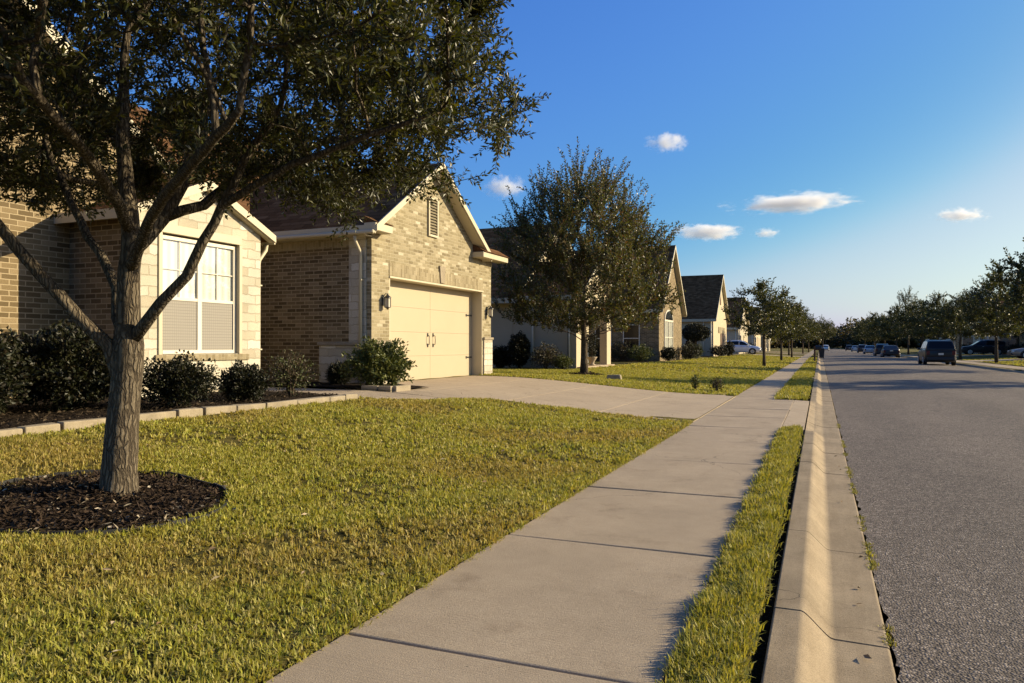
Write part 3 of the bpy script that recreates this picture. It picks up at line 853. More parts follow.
for x0 in (-14.2, -12.3, -16.4): window(h3, '-Y', 47.5, x0, x0+1.0, .9, 2.6, cols=1, fine=False)
# fourth house
h4 = thing('cream_house', 'cream house with a steep sunlit gable and brown entry door facing the street', 'house', (-13, 77, .2))
w = MB(); w.prism([(72, g0), (82, g0), (82, 3.85), (77, 8.2), (72, 3.85)], 'x', -21, -10)
w.build('wall', M['stucco'], h4)
gable_roof(h4, 'roof', -21.5, -10, 77, 5.0, 3.87, .87, over=.3, front=.3, th=.2)
b = MB(); b.box(-9.998, -9.95, 75.4, 80.4, 2.55, 3.15); b.build('lintel', M['soldier'], h4)
d = MB(); d.box(-9.998, -9.94, 77.0, 80.0, .2, 2.5); d.build('front_door', M['dark_door'], h4)
v = MB(); v.box(-9.998, -9.95, 76.7, 77.3, 5.4, 6.6); v.build('gable_vent', M['wood'], h4)
window(h4, '-Y', 72, -12.6, -11.5, 1.0, 2.6, cols=1, fine=False)
for x in (-10.2, -10.9): MB().tube([(x,71.9,3.6),(x,71.9,.2)], .05, 6).build('downspout', M['white'], h4)
# fifth and further
def simple_house(name, label, y0, y1, slope, wallmat, xf=-10, side=1, gz0=.1, ze=3.6, door=None):
    h = thing(name, label, 'house', (xf-5*side, (y0+y1)/2, .2)); yc = (y0+y1)/2; hf = (y1-y0)/2
    w = MB(); xb = xf-11*side
    w.prism([(y0, gz0), (y1, gz0), (y1, ze), (yc, ze+slope*hf), (y0, ze)], 'x', min(xb, xf), max(xb, xf)); w.build('wall', M[wallmat], h)
    gable_roof(h, 'roof', xb-.4*side, xf, yc, hf, ze+.02, slope, over=.35, front=.3, th=.2, side=side)
    face = '+X' if side > 0 else '-X'
    window(h, face, xf, y0+1.0, y0+2.8, .9, 2.6, fine=False)
    g = MB(); fbox(g, face, xf, yc, y1-1.0, .001, .06, .15, 2.5); g.build('garage_door', M['garage'] if door is None else M[door], h)
    t = MB(); fbox(t, face, xf, yc-.15, y1-.85, .0005, .075, 2.5, 2.7); t.build('lintel', M['trim'], h)
    window(h, '-Y', y0, xf-6*side, xf-6*side+1.2, 1.0, 2.5, cols=1, fine=False)
    for q in (.3, 2.6): MB().tube([(xf-q*side, y0-.06, ze-.3), (xf-q*side, y0-.06, .15)], .06, 6).build('downspout', M['white'], h)
    return h
simple_house('grey_house', 'grey walled house with brown roof behind the parked white car', 98, 110, .66, 'siding', -10.5)
simple_house('far_house', 'farther beige house half hidden by the row of left street trees', 120, 132, .62, 'stucco', -10.5)
simple_house('far_house', 'farthest tan gabled house glimpsed through the left street trees', 142, 154, .66, 'brick', -10.5)
R1 = simple_house('brick_house', 'shaded brick house with dark garage door across the street, behind the right street trees', 82, 100, .46, 'brick', 18, -1, door='dark_door')
simple_house('stucco_house', 'shaded pale house across the street, behind the black sport utility car', 108, 125, .45, 'stucco', 18, -1, door='dark_door')
simple_house('far_house', 'shaded far house across the street, behind the dark trees left of the black car', 134, 151, .45, 'brick', 18, -1, door='dark_door')
# ================================================================== VEGETATION
def unit(a): return a/np.maximum(np.linalg.norm(a, axis=-1, keepdims=True), 1e-9)

def leaf_mesh(name, P, D, L, W, cols, fold=.25, rs=None, up=.35):
    """kite-shaped folded leaves: P base points, D directions, L lengths, W widths"""
    rs = rs or rng
    n = len(P); D = unit(D)
    q = rs.normal(size=(n, 3)); q[:, 2] += up
    side = unit(np.cross(D, q)); nor = np.cross(side, D)
    L = L[:, None]; W = W[:, None]
    v0 = P; v2 = P+D*L
    mid = P+D*L*.48
    v1 = mid+side*W*.5+nor*W*fold; v3 = mid-side*W*.5+nor*W*fold
    V = np.stack([v0, v1, v2, v3], 1).reshape(-1, 3)
    i = np.arange(n)*4
    T = np.concatenate([np.stack([i, i+1, i+2], 1), np.stack([i, i+2, i+3], 1)])
    return mesh_tris(name, V, T, np.repeat(cols, 4, 0))

def palette(n, cols, rs, jit=.25):
    c = np.array(cols, float); k = rs.integers(0, len(c), n)
    t = rs.random((n, 1)); k2 = rs.integers(0, len(c), n)
    out = c[k]*(1-t*.5)+c[k2]*t*.5
    return out*(1+jit*(rs.random((n, 1))-.5)*2)

class Skeleton:
    """branches grown towards points spread through the crown"""
    def __init__(s, nodes, par, rad=None):
        s.p = [np.array(x, float) for x in nodes]; s.par = list(par)
        s.spec = list(rad) if rad is not None else [0]*len(nodes)
    def grow(s, A, step=.22, dk=.32, di=3.0, iters=90, up=.08, rs=None):
        A = np.array(A); P = np.array(s.p)
        d = np.full(len(A), 1e9); idx = np.zeros(len(A), int)
        def upd(new, base):
            nonlocal d, idx
            dd = np.linalg.norm(A[:, None]-new[None], axis=2)
            j = dd.argmin(1); m = dd[np.arange(len(A)), j]
            b = m < d; d = np.where(b, m, d); idx = np.where(b, base+j, idx)
        upd(P, 0)
        for _ in range(iters):
            act = d < di
            if not act.any(): break
            v = unit(A[act]-np.array(s.p)[idx[act]])
            u, inv = np.unique(idx[act], return_inverse=True)
            acc = np.zeros((len(u), 3)); np.add.at(acc, inv, v)
            acc = unit(acc)+np.array([0, 0, up])+rs.normal(scale=.12, size=acc.shape)
            new = np.array(s.p)[u]+unit(acc)*step
            base = len(s.p)
            for k in range(len(u)): s.p.append(new[k]); s.par.append(int(u[k])); s.spec.append(0)
            upd(new, base)
            keep = d > dk
            A, d, idx = A[keep], d[keep], idx[keep]
            if len(A) == 0: break
    def finish(s, tip=.005, ex=2.25):
        n = len(s.p); s.ch = [[] for _ in range(n)]
        for i in range(1, n): s.ch[s.par[i]].append(i)
        r = np.zeros(n)
        for i in range(n-1, -1, -1):
            r[i] = max(tip if not s.ch[i] else sum(r[c]**ex for c in s.ch[i])**(1/ex), 0)
        for i in range(n):
            if s.spec[i]: r[i] = s.spec[i]
        for i in range(1, n):
            if not s.spec[i]: r[i] = min(r[i], r[s.par[i]]*.93)
        s.r = r; s.P = np.array(s.p)
    def tubes(s, m, rmin=0.0, big=10):
        done = set(); stack = [(0, None)]
        while stack:
            i, frm = stack.pop()
            chain = ([frm] if frm is not None else [])+[i]
            rad = ([min(s.r[i]*1.1, s.r[frm])] if frm is not None else [])+[s.r[i]]
            cur = i
            while s.ch[cur]:
                cs = sorted(s.ch[cur], key=lambda c: -s.r[c])
                for c in cs[1:]:
                    if s.r[c] >= rmin: stack.append((c, cur))
                if s.r[cs[0]] < rmin: break
                cur = cs[0]; chain.append(cur); rad.append(s.r[cur])
            if len(chain) > 1:
                R = max(rad)
                m.tube([s.P[c] for c in chain], rad, big if R > .05 else 6 if R > .02 else 4 if R > .009 else 3, caps=R > .03)

def twigs_and_leaves(sk, rs, thr, per, twl, k, L, W, m, spread=.9, upb=.25, twr=.0028, shoots=None, clump=0):
    """short leafy twigs on all thin branches; returns leaf arrays"""
    sel = np.where(sk.r < thr)[0]; sel = sel[sel > 0]
    par = np.array(sk.par)[sel]
    D0 = unit(sk.P[sel]-sk.P[par])
    i = np.repeat(np.arange(len(sel)), per)
    if clump:                                  # foliage gathers in clumps with gaps between
        q = sk.P[sel]/clump
        nz = (np.sin(q[:, 0]*2.1+1.7*np.sin(q[:, 1]*1.3+.5))+np.sin(q[:, 1]*2.3+1.5*np.sin(q[:, 2]*1.7))+np.sin(q[:, 2]*2.6+1.6*np.sin(q[:, 0]*1.1+2)))/3
        i = i[rs.random(len(i)) < .22+.78*sstep((nz[i]+.42)/.55)]
    t = rs.random((len(i), 1))
    base = sk.P[par][i]*(1-t)+sk.P[sel][i]*t
    D = unit(D0[i]*.7+rs.normal(size=(len(i), 3))*spread*.6+np.array([0, 0, upb]))
    ln = twl*(.5+rs.random(len(i)))
    if shoots is not None: ln = shoots(base, D, ln)
    if m is not None:
        for b, d, l in zip(base, D, ln):
            m.tube([b, b+d*l], [twr, twr*.5], 3, caps=False)
    # alternate leaves
    kk = np.maximum(3, (k*ln/twl).astype(int)); j = np.repeat(np.arange(len(i)), kk)
    seq = np.concatenate([np.arange(q) for q in kk]); tt = (seq+.7)/np.repeat(kk, kk)
    pos = base[j]+D[j]*(tt*ln[j])[:, None]
    ref = unit(np.cross(D, rs.normal(size=D.shape)))[j]; ref2 = np.cross(D[j], ref)
    a = seq*2.4+rs.normal(scale=.5, size=len(j))
    lat = ref*np.cos(a)[:, None]+ref2*np.sin(a)[:, None]
    LD = unit(D[j]*.75+lat*.8+rs.normal(size=lat.shape)*.2+np.array([0, 0, .05]))
    n = len(j)
    return pos, LD, L*(.65+.6*rs.random(n)), W*(.7+.5*rs.random(n))

OAK = [(.030,.036,.008),(.042,.050,.011),(.065,.070,.015),(.038,.034,.010),(.090,.088,.020),(.026,.032,.008)]

# ---------------------------------------------------------------- the big tree on the near lawn
TB = np.array([-4.67, 3.77, gz(-4.67, 3.77)])
def pt(px, py, d=0.0):
    zc = 5.30+d; xc = (px-512)/740*zc
    return np.array([xc*CT-zc*ST, xc*ST+zc*CT, H+(346-py)/740*zc])
def limb(nodes, par, rad, start, pts, r0, r1):
    """append a limb of pixel-sketched points, subdivided; returns last index"""
    cur = start; a = nodes[start]; n = len(pts)
    P = [a]+[pt(*p) for p in pts]
    tot = sum(np.linalg.norm(P[i+1]-P[i]) for i in range(n)); run = 0
    for i in range(n):
        seg = P[i+1]-P[i]; k = max(1, int(np.linalg.norm(seg)/.14))
        for q in range(1, k+1):
            nodes.append(P[i]+seg*q/k+rng.normal(scale=.006, size=3)); par.append(cur); cur = len(nodes)-1
            run += np.linalg.norm(seg)/k; rad.append(r0+(r1-r0)*run/tot)
    return cur
nodes = [pt(118, 506)]; par = [-1]; rad = [.18]
t0 = limb(nodes, par, rad, 0, [(118.5, 494)], .165, .132)
t1 = limb(nodes, par, rad, t0, [(120, 470), (122, 430), (125, 395)], .124, .102)
t2 = limb(nodes, par, rad, t1, [(127, 368), (128, 345)], .102, .104)
lead = limb(nodes, par, rad, t2, [(129, 318), (130, 290), (131, 250)], .086, .070)
lead2 = limb(nodes, par, rad, lead, [(128, 210), (124, 160, .1), (122, 100, .15), (126, 30, .2)], .066, .026)
l1 = limb(nodes, par, rad, t1, [(108, 345, -.05), (78, 318, -.12), (40, 275, -.2), (0, 228, -.3), (-50, 165, -.45), (-110, 90, -.6)], .052, .026)
l2 = limb(nodes, par, rad, t2, [(117, 318, .1), (118, 290, .16), (108, 268, .25), (88, 238, .35), (72, 205, .45), (52, 160, .6), (30, 100, .8)], .044, .020)
r1 = limb(nodes, par, rad, t2, [(147, 322, -.08), (163, 302, -.14), (186, 276, -.22), (203, 244, -.28), (222, 205, -.32), (245, 160, -.4), (280, 105, -.5)], .049, .020)
r2 = limb(nodes, par, rad, lead, [(146, 238, .1), (163, 216, .15), (182, 184, .2), (196, 140, .3), (215, 80, .5)], .058, .022)
r2b = len(nodes)
# sub-limb of the right one, near (165,218)
near = min(range(len(nodes)), key=lambda i: np.linalg.norm(nodes[i]-pt(165, 214, .15)))
r3 = limb(nodes, par, rad, near, [(182, 211, .2), (203, 205, .3), (228, 186, .5), (268, 165, .9), (330, 140, 1.4), (400, 120, 1.8)], .042, .020)
# limbs that reach away from and towards the viewer
near = min(range(len(nodes)), key=lambda i: np.linalg.norm(nodes[i]-pt(131, 262)))
limb(nodes, par, rad, near, [(150, 215, -.5), (185, 170, -1.1), (240, 110, -1.7)], .045, .022)
near = min(range(len(nodes)), key=lambda i: np.linalg.norm(nodes[i]-pt(129, 225)))
limb(nodes, par, rad, near, [(110, 190, -.5), (75, 140, -1.2), (20, 80, -1.8)], .045, .022)
limb(nodes, par, rad, lead2, [(180, -60, .2), (260, -140, .2)], .04, .02)
near = min(range(len(nodes)), key=lambda i: np.linalg.norm(nodes[i]-pt(222, 205, -.32)))
limb(nodes, par, rad, near, [(290, 165, -.5), (370, 135, -.6), (440, 110, -.6)], .028, .014)
sk = Skeleton(nodes, par, rad)
A = []
ctr = TB+np.array([0, 0, 3.25])
rs = np.random.default_rng(21)
while len(A) < 8000:
    q = rs.uniform(-1, 1, 3); rr = np.linalg.norm(q[:2])
    if rr > 1: continue
    x, y, z = q[0]*3.3, q[1]*3.3, q[2]*3.4
    if z > 0:
        if (rr**2+(z/3.4)**2) > 1: continue
    else:
        if z < -1.0*(1-.35*rr**2): continue
    if rr**2+(z/3.4)**2 < .12: continue
    p = ctr+np.array([x, y, z])
    sx, sy, zc = proj(*p)
    lim = np.interp(sy, [-300, 0, 30, 70, 110, 150, 190], [380, 462, 490, 522, 540, 518, 486])
    if sx > lim or (sx > lim-75 and rs.random() < .62): continue
    # lower edge as it hangs: higher over the bay, lower towards the garage
    low = np.interp(sx, [-200, 0, 60, 130, 180, 215, 300, 345, 400, 450, 500, 560], [236, 224, 218, 202, 186, 182, 204, 228, 244, 244, 218, 160])
    if sy > low: continue
    if 195 < sx < 320 and sy > 118 and rs.random() < .25: continue
    if 165 < sx < 290 and 5 < sy < 118 and rs.random() < .45: continue
    A.append(p)
sk.grow(A, step=.16, dk=.20, di=2.5, iters=110, up=.05, rs=rs)
sk.finish(tip=.0042, ex=2.2)
big_tree = thing('oak_tree', 'large dark leaved oak with forking limbs standing in a mulch ring on the near lawn', 'tree', tuple(TB))
tm = MB(); sk.tubes(tm, big=16)
lp, ld, ll, lw = twigs_and_leaves(sk, rs, .0125, 8, .21, 12, .056, .022, tm, spread=.95, upb=.12, clump=.42)
# buttressed root flare
tm.build('trunk', M['bark'], big_tree)
print('oak: nodes', len(sk.p), 'leaves', len(lp))
link('crown', leaf_mesh('crown', lp, ld, ll, lw, palette(len(lp), OAK, rs), rs=rs), M['leaf'], big_tree)

# ---------------------------------------------------------------- street trees of a few kinds
def tree_mesh(seed, height, zlow, prof, trunk_r, fork, nA=700, step=.3, dk=.45, per=2, twl=.4, k=7, L=.12, W=.05, thr=.014, up=.15, pal=OAK, upb=.4, tip=.007, shoot=1.0, lean=0, twigs=False, spread=.8):
    """prof: list of (z, r) giving the crown's radius by height"""
    rs = np.random.default_rng(seed)
    nodes = [np.array([0,0,-.05]), np.array([lean*.3,0,fork*.5]), np.array([lean,0,fork])]; par = [-1,0,1]
    rad = [trunk_r*1.35, trunk_r, trunk_r*.92]
    top = 2
    for q in range(1, 5):                     # a leader
        nodes.append(np.array([lean+rs.normal(scale=.05), rs.normal(scale=.05), fork+(height*.72-fork)*q/5])); par.append(top); rad.append(trunk_r*(.8-.15*q)); top = len(nodes)-1
    sk = Skeleton(nodes, par, rad)
    zz, rr = zip(*prof); A = []
    lob = rs.uniform(0, 2*PI, 3)
    while len(A) < nA:
        z = rs.uniform(zlow, height); a = rs.uniform(0, 2*PI)
        R = np.interp(z, zz, rr)*(1+.14*math.sin(3*a+lob[0])+.12*math.sin(5*a+lob[1]+z))
        r = R*math.sqrt(rs.random())
        if rs.random() > (R/max(rr))**1.2+.05: continue
        A.append((r*math.cos(a), r*math.sin(a), z))
    sk.grow(A, step=step, dk=dk, di=4, iters=70, up=up, rs=rs)
    sk.finish(tip=tip, ex=2.3)
    m = MB(); sk.tubes(m, rmin=tip*1.0, big=9)
    def sh(b, d, l):
        f = np.clip((b[:, 2]-zlow)/(height-zlow), 0, 1)
        return l*(1+f*shoot)
    lp, ld, ll, lw = twigs_and_leaves(sk, rs, thr, per, twl, k, L, W, m if twigs else None, spread=spread, upb=upb, twr=.005, shoots=sh, clump=.75)
    me_l = leaf_mesh('crown', lp, ld, ll, lw, palette(len(lp), pal, rs), rs=rs)
    print('tree', seed, len(sk.p), len(lp))
    return m, me_l

def plant_tree(name, label, mt, loc, mat='bark2', group=None, rot=0, sc=(1,1,1)):
    t = thing(name, label, 'tree', (0,0,0), group)
    mt[0].build('trunk', M[mat], t); link('crown', mt[1], M['leaf'], t)
    t.location = loc; t.rotation_euler = (0,0,rot); t.scale = sc
    return t

PEAR = [(.045,.058,.014),(.065,.076,.020),(.095,.082,.024),(.10,.052,.024),(.055,.060,.018),(.11,.11,.028)]
k2 = tree_mesh(5, 6.6, 1.25, [(1.2,1.9),(2.0,3.1),(3.2,3.3),(4.4,2.8),(5.6,1.9),(6.6,.8)], .125, 1.15, nA=1500, step=.24, dk=.31, per=4, twl=.34, k=9, L=.105, W=.055, thr=.012, up=.35, pal=PEAR, upb=1.0, shoot=2.4, twigs=True, spread=.6, tip=.006)
T2 = (-7.97, 25.2, gz(-7.97, 25.2))
plant_tree('street_tree', 'spiky upright tree with reddish green leaves beside the driveway, before the second house', k2, T2, rot=.6, sc=(1.0,1.0,1.02))

kA = tree_mesh(31, 4.75, 1.7, [(1.6,1.0),(2.3,1.9),(3.2,2.05),(4.1,1.5),(4.75,.4)], .085, 1.5, nA=420, per=5, k=8, L=.15, W=.09, upb=.35, shoot=.5)
kB = tree_mesh(32, 5.4, 1.8, [(1.7,1.2),(2.6,2.1),(3.6,2.2),(4.6,1.6),(5.4,.4)], .09, 1.6, nA=420, per=5, k=8, L=.16, W=.09, upb=.45, shoot=.8)
left_row = [
 ('kA', -3.5, 46.4, 1.0, 'small round crowned street tree, the nearest of the left row along the sidewalk'),
 ('kB', -3.6, 66.0, .98, 'second tree of the left row, in front of the parked white car house'),
 ('kA', -3.5, 83.0, 1.1, 'third tree of the left sidewalk row, behind the second one'),
 ('kB', -4.6, 101, 1.08, 'fourth tree of the left sidewalk row, half covered by nearer crowns'),
 ('kA', -3.6, 124, 1.2, 'fifth tree of the left sidewalk row, small in the distance'),
 ('kB', -3.4, 152, 1.15, 'sixth tree of the left sidewalk row, far down the street'),
 ('kB', -1.2, 205, 1.5, 'far left street tree standing apart, last before the woods'),
]
src = {}
def row_tree(kind, km, x, y, s, lab, group, rot, name='street_tree'):
    if kind not in src:
        src[kind] = plant_tree(name, lab, km, (x, y, gz(x, y)), group=group, rot=rot, sc=(s,s,s)); return src[kind]
    c = copy_tree(src[kind]); c.location = (x, y, gz(x, y)); c.rotation_euler = (0,0,rot); c.scale = (s*random.uniform(.93,1.07), s*random.uniform(.93,1.07), s)
    c['label'] = lab; c['group'] = group; return c
for i, (k, x, y, s, lab) in enumerate(left_row):
    row_tree(k, {'kA': kA, 'kB': kB}[k], x, y, s, lab, 'street trees along the left sidewalk', i*1.9)
kC = tree_mesh(41, 7.2, 2.1, [(2.0,1.6),(2.8,2.9),(4.2,3.2),(5.6,2.4),(7.2,.5)], .13, 1.9, nA=560, step=.34, per=4, k=9, L=.18, W=.10, upb=.6, shoot=1.0, thr=.016)
kD = tree_mesh(42, 6.6, 1.9, [(1.8,1.8),(2.6,3.1),(4.0,3.3),(5.4,2.3),(6.6,.6)], .13, 1.7, nA=560, step=.34, per=4, k=9, L=.18, W=.10, upb=.5, shoot=.8, thr=.016)
kE = tree_mesh(43, 8.6, 2.2, [(2.0,1.2),(3.2,2.2),(5.2,2.2),(7.0,1.5),(8.6,.3)], .12, 1.9, nA=420, step=.36, per=4, k=8, L=.16, W=.08, upb=.8, shoot=1.4, thr=.016)
right_row = [
 ('kC', 11.0, 34.0, 1.0, 'right street tree'),
 ('kD', 10.9, 48.5, 1.08, 'right street tree at the picture edge, its crown reaching in above the far houses'),
 ('kC', 10.9, 63.8, .88, 'right street tree with bare trunk showing, between the picture edge and the black car'),
 ('kD', 10.9, 79.0, .88, 'dark broad right street tree directly behind the black sport utility car'),
 ('kC', 11.2, 93.0, .92, 'dark right street tree just left of the black car, crown merging with its neighbours'),
 ('kD', 10.8, 106, 1.02, 'dark right street tree shading the second parked dark car'),
 ('kE', 10.8, 122, 1.05, 'tall feathery right street tree rising above the dark crowns'),
 ('kC', 10.8, 140, 1.05, 'right street tree beyond the feathery one, near the far parked cars'),
 ('kD', 10.8, 165, 1.1, 'far right street tree over the row of small parked cars'),
 ('kC', 10.8, 195, 1.2, 'farther right street tree, small against the distant woods'),
 ('kD', 10.8, 235, 1.3, 'last right street tree before the distant woods'),
 ('kD', 17.5, 88.0, .9, 'yard tree in front of the shaded brick house across the street'),
 ('kC', 24.5, 132, 1.1, 'yard tree rising behind the houses across the street'),
]
for i, (k, x, y, s, lab) in enumerate(right_row):
    if x < 12: x = 11.95-K*y
    if lab == 'right street tree': lab = 'street tree across the road just outside the right edge, throwing its shade over the road'
    row_tree(k, {'kC': kC, 'kD': kD, 'kE': kE}[k], x, y, s, lab, 'street trees across the road', i*2.3+.4)

# distant woods closing the street: one mass
def woods():
    rs = np.random.default_rng(77); P = []; S = []
    for k in range(330):
        if k < 250: x = rs.uniform(-120, 160); y = rs.uniform(330, 410)
        else: x = rs.choice([rs.uniform(-90, -22), rs.uniform(34, 110)]); y = rs.uniform(170, 330)
        if -6 < x < 14 and y < 345: continue
        h = rs.uniform(7, 12.5); R = rs.uniform(4, 7)
        n = 800
        q = unit(rs.normal(size=(n, 3)))*(rs.random((n, 1))**.35)
        c = np.array([x, y, h*.55]); P.append(c+q*np.array([R, R, h*.5])*(1+.15*np.sin(q[:, :1]*9+q[:, 1:2]*7)))
    P = np.concatenate(P); n = len(P)
    D = unit(rs.normal(size=(n, 3))+np.array([0, 0, .4]))
    cols = palette(n, [(.07,.065,.026),(.105,.08,.034),(.09,.06,.03),(.12,.095,.042),(.06,.062,.026)], rs)
    me = leaf_mesh('woods', P, D, 1.1*(.6+rs.random(n)), .75*(.6+.8*rs.random(n)), cols, rs=rs)
    tag(link('woods', me, M['leaf']), kind='stuff')
woods()

# ---------------------------------------------------------------- shrubs
DARK = [(.011,.014,.005),(.017,.020,.007),(.026,.026,.009),(.018,.013,.006)]
GREEN = [(.05,.065,.015),(.075,.09,.018),(.10,.11,.022),(.04,.05,.014),(.13,.125,.028)]
PURP = [(.05,.035,.022),(.075,.055,.025),(.06,.062,.02),(.04,.028,.02)]
def shrub(name, label, x, y, w, h, n=2600, L=.05, W=.026, pal=DARK, seed=1, stems=14, open_=.0, group=None, lob=.22, d=None, z=None, flat=1.0, cat='shrub', base=.0):
    rs = np.random.default_rng(seed); z0 = gz(x, y)+.03 if z is None else z
    t = thing(name, label, cat, (0,0,0), group)
    d = d or w
    n = int(n*(2.6 if open_ == 0 else 2.0)); q = unit(rs.normal(size=(n, 3))); r = rs.random((n, 1))**(.3 if open_ == 0 else .5)
    bumps = 1+lob*(np.sin(q[:, :1]*5+seed)*np.sin(q[:, 1:2]*6+2*seed)+.6*np.sin(q[:, 2:3]*9+q[:, :1]*7+seed))
    p = q*r*bumps; p[:, 2] = np.where(p[:, 2] < 0, p[:, 2]*.85, p[:, 2])
    P = p*np.array([w/2, d/2, h*.5])+np.array([0, 0, base+h*.5-(0 if base else .02)])
    P[:, 2] = np.maximum(P[:, 2], .02)
    D = unit(q*.8+rs.normal(size=(n, 3))*.7+np.array([0, 0, .35]))
    link('foliage', leaf_mesh('foliage', P, D, L*(.6+.8*rs.random(n)), W*1.35*(.7+.6*rs.random(n)), palette(n, pal, rs, .3), rs=rs), M['shrubleaf'], t)
    m = MB()
    for k in range(stems):
        a = rs.uniform(0, 2*PI); rr = rs.uniform(.25, .8)
        e = np.array([math.cos(a)*w*.45*rr, math.sin(a)*d*.45*rr, base+h*rs.uniform(.55, .98)])
        s0 = np.array([math.cos(a), math.sin(a), 0])*.03
        m.tube([s0, s0*.4+e*.5+np.array([0,0,h*.08]), e], [.011, .008, .003], 4, caps=False)
    if base: m.tube([(0,0,-.02),(.01,0,base*.6),(0,.01,base+h*.3)], [.05,.04,.03], 7)
    m.build('stem', M['bark2'], t)
    t.location = (x, y, z0)
    return t
SG = 'shrubs in the bed along the near house'
shrub('shrub', 'widest dark glossy hedge shrub at the left edge, under the shaded brick wall', -9.0, 6.45, 1.55, 1.03, 5200, .055, .03, seed=3, group=SG, d=1.5)
shrub('shrub', 'dark shrub cut off by the left edge of the picture, beside the widest one', -9.0, 5.15, 1.6, .98, 5200, .055, .03, seed=4, group=SG, d=1.5)
shrub('shrub', 'rounded dark shrub right of the trunk under the window', -8.1, 7.45, .92, .68, 3600, .045, .022, seed=5, group=SG, open_=1)
shrub('shrub', 'smaller dark mound shrub below the right end of the window', -8.15, 8.72, .68, .54, 2800, .042, .02, seed=6, group=SG)
shrub('shrub', 'thin leggy shrub with see through twigs at the end of the edging row', -8.15, 9.80, .80, .76, 800, .04, .018, pal=PURP+GREEN[:2], seed=7, group=SG, open_=1, stems=34)
shrub('shrub', 'bright green spreading shrub at the garage corner in front of the downspout', -8.28, 12.62, 1.22, .92, 4200, .075, .03, pal=GREEN, seed=8, open_=1, lob=.3)
shrub('shrub', 'small dark grassy tuft against the stone base of the garage wall', -9.5, 12.95, .42, .42, 900, .10, .016, seed=9)
S2 = 'shrubs along the second house'
shrub('shrub', 'low square clipped dark bush just right of the garage pier', -13.2, 29.7, 1.0, .95, 1500, .07, .04, seed=10, group=S2)
shrub('shrub', 'dark conical evergreen against the pale side wall of the second house', -12.3, 29.6, .95, 1.55, 2400, .07, .035, seed=11, group=S2, lob=.1)
shrub('shrub', 'loose reddish bush under the left side of the street tree crown', -11.0, 29.4, 1.3, 1.05, 1500, .06, .03, pal=PURP, seed=12, group=S2, open_=1)
shrub('shrub', 'low green bush at the foot of the porch pier', -10.3, 29.6, .9, .6, 900, .06, .03, pal=GREEN, seed=13, group=S2, open_=1)
S3 = 'shrubs along the third house'
for k, (x, y, w, h, pal, lab) in enumerate([
    (-13.6, 46.6, 1.5, 1.1, DARK, 'dark rounded bush at the left end of the third house'),
    (-12.2, 46.4, 1.4, 1.25, PURP, 'reddish bush under the white side windows of the third house'),
    (-11.0, 46.4, 1.5, 1.0, GREEN, 'green bush between the reddish one and the corner of the third house'),
    (-9.4, 47.6, 1.0, .9, DARK, 'dark bush at the front corner of the third house'),
    (-9.2, 54.5, 1.5, 1.2, DARK, 'dark bush below the far end of the arched window'),
    (-9.6, 57.0, 1.4, 1.0, GREEN, 'light green bush past the arched window')]):
    shrub('shrub', lab, x, y, w, h, 900, .08, .045, pal=pal, seed=20+k, group=S3)
shrub('topiary_tree', 'round clipped tree on a bare stem before the cream side wall of the fourth house', -10.9, 67.5, 2.5, 1.75, 2600, .10, .06, seed=31, base=1.25, cat='tree', lob=.08)
for k, (x, y, w, h, pal, lab) in enumerate([
    (-10.9, 66.5, 1.6, 1.1, GREEN, 'loose green bush under the round clipped tree'),
    (-9.3, 70.8, 1.6, 1.0, DARK, 'dark bush left of the fourth house entry'),
    (-8.6, 72.5, .9, 1.4, DARK, 'upright dark bush at the corner of the sunlit cream gable')]):
    shrub('shrub', lab, x, y, w, h, 900, .09, .05, pal=pal, seed=40+k, group='shrubs along the fourth house')
for k, (x, y, w, h, lab) in enumerate([
    (16.5, 84.0, 1.8, 1.2, 'dark bush before the shaded brick house across the street'),
    (16.3, 98.5, 2.0, 1.3, 'dark bush at the far corner of the shaded brick house across the street'),
    (16.4, 108.5, 2.0, 1.3, 'dark bush before the shaded pale house across the street'),
    (-9.0, 97.3, 1.6, 1.3, 'dark bush beside the driveway of the parked white car')]):
    shrub('shrub', lab, x, y, w, h, 700, .11, .06, seed=60+k)
shrub('seedling', 'tiny young green shrub on the lawn past the driveway, left of two', -3.35, 20.6, .22, .42, 160, .05, .02, seed=71, cat='young plant', open_=1, stems=5, pal=GREEN)
shrub('seedling', 'tiny reddish young shrub on the lawn past the driveway, right of two', -2.75, 20.5, .34, .36, 200, .05, .02, seed=72, cat='young plant', open_=1, stems=7, pal=PURP)

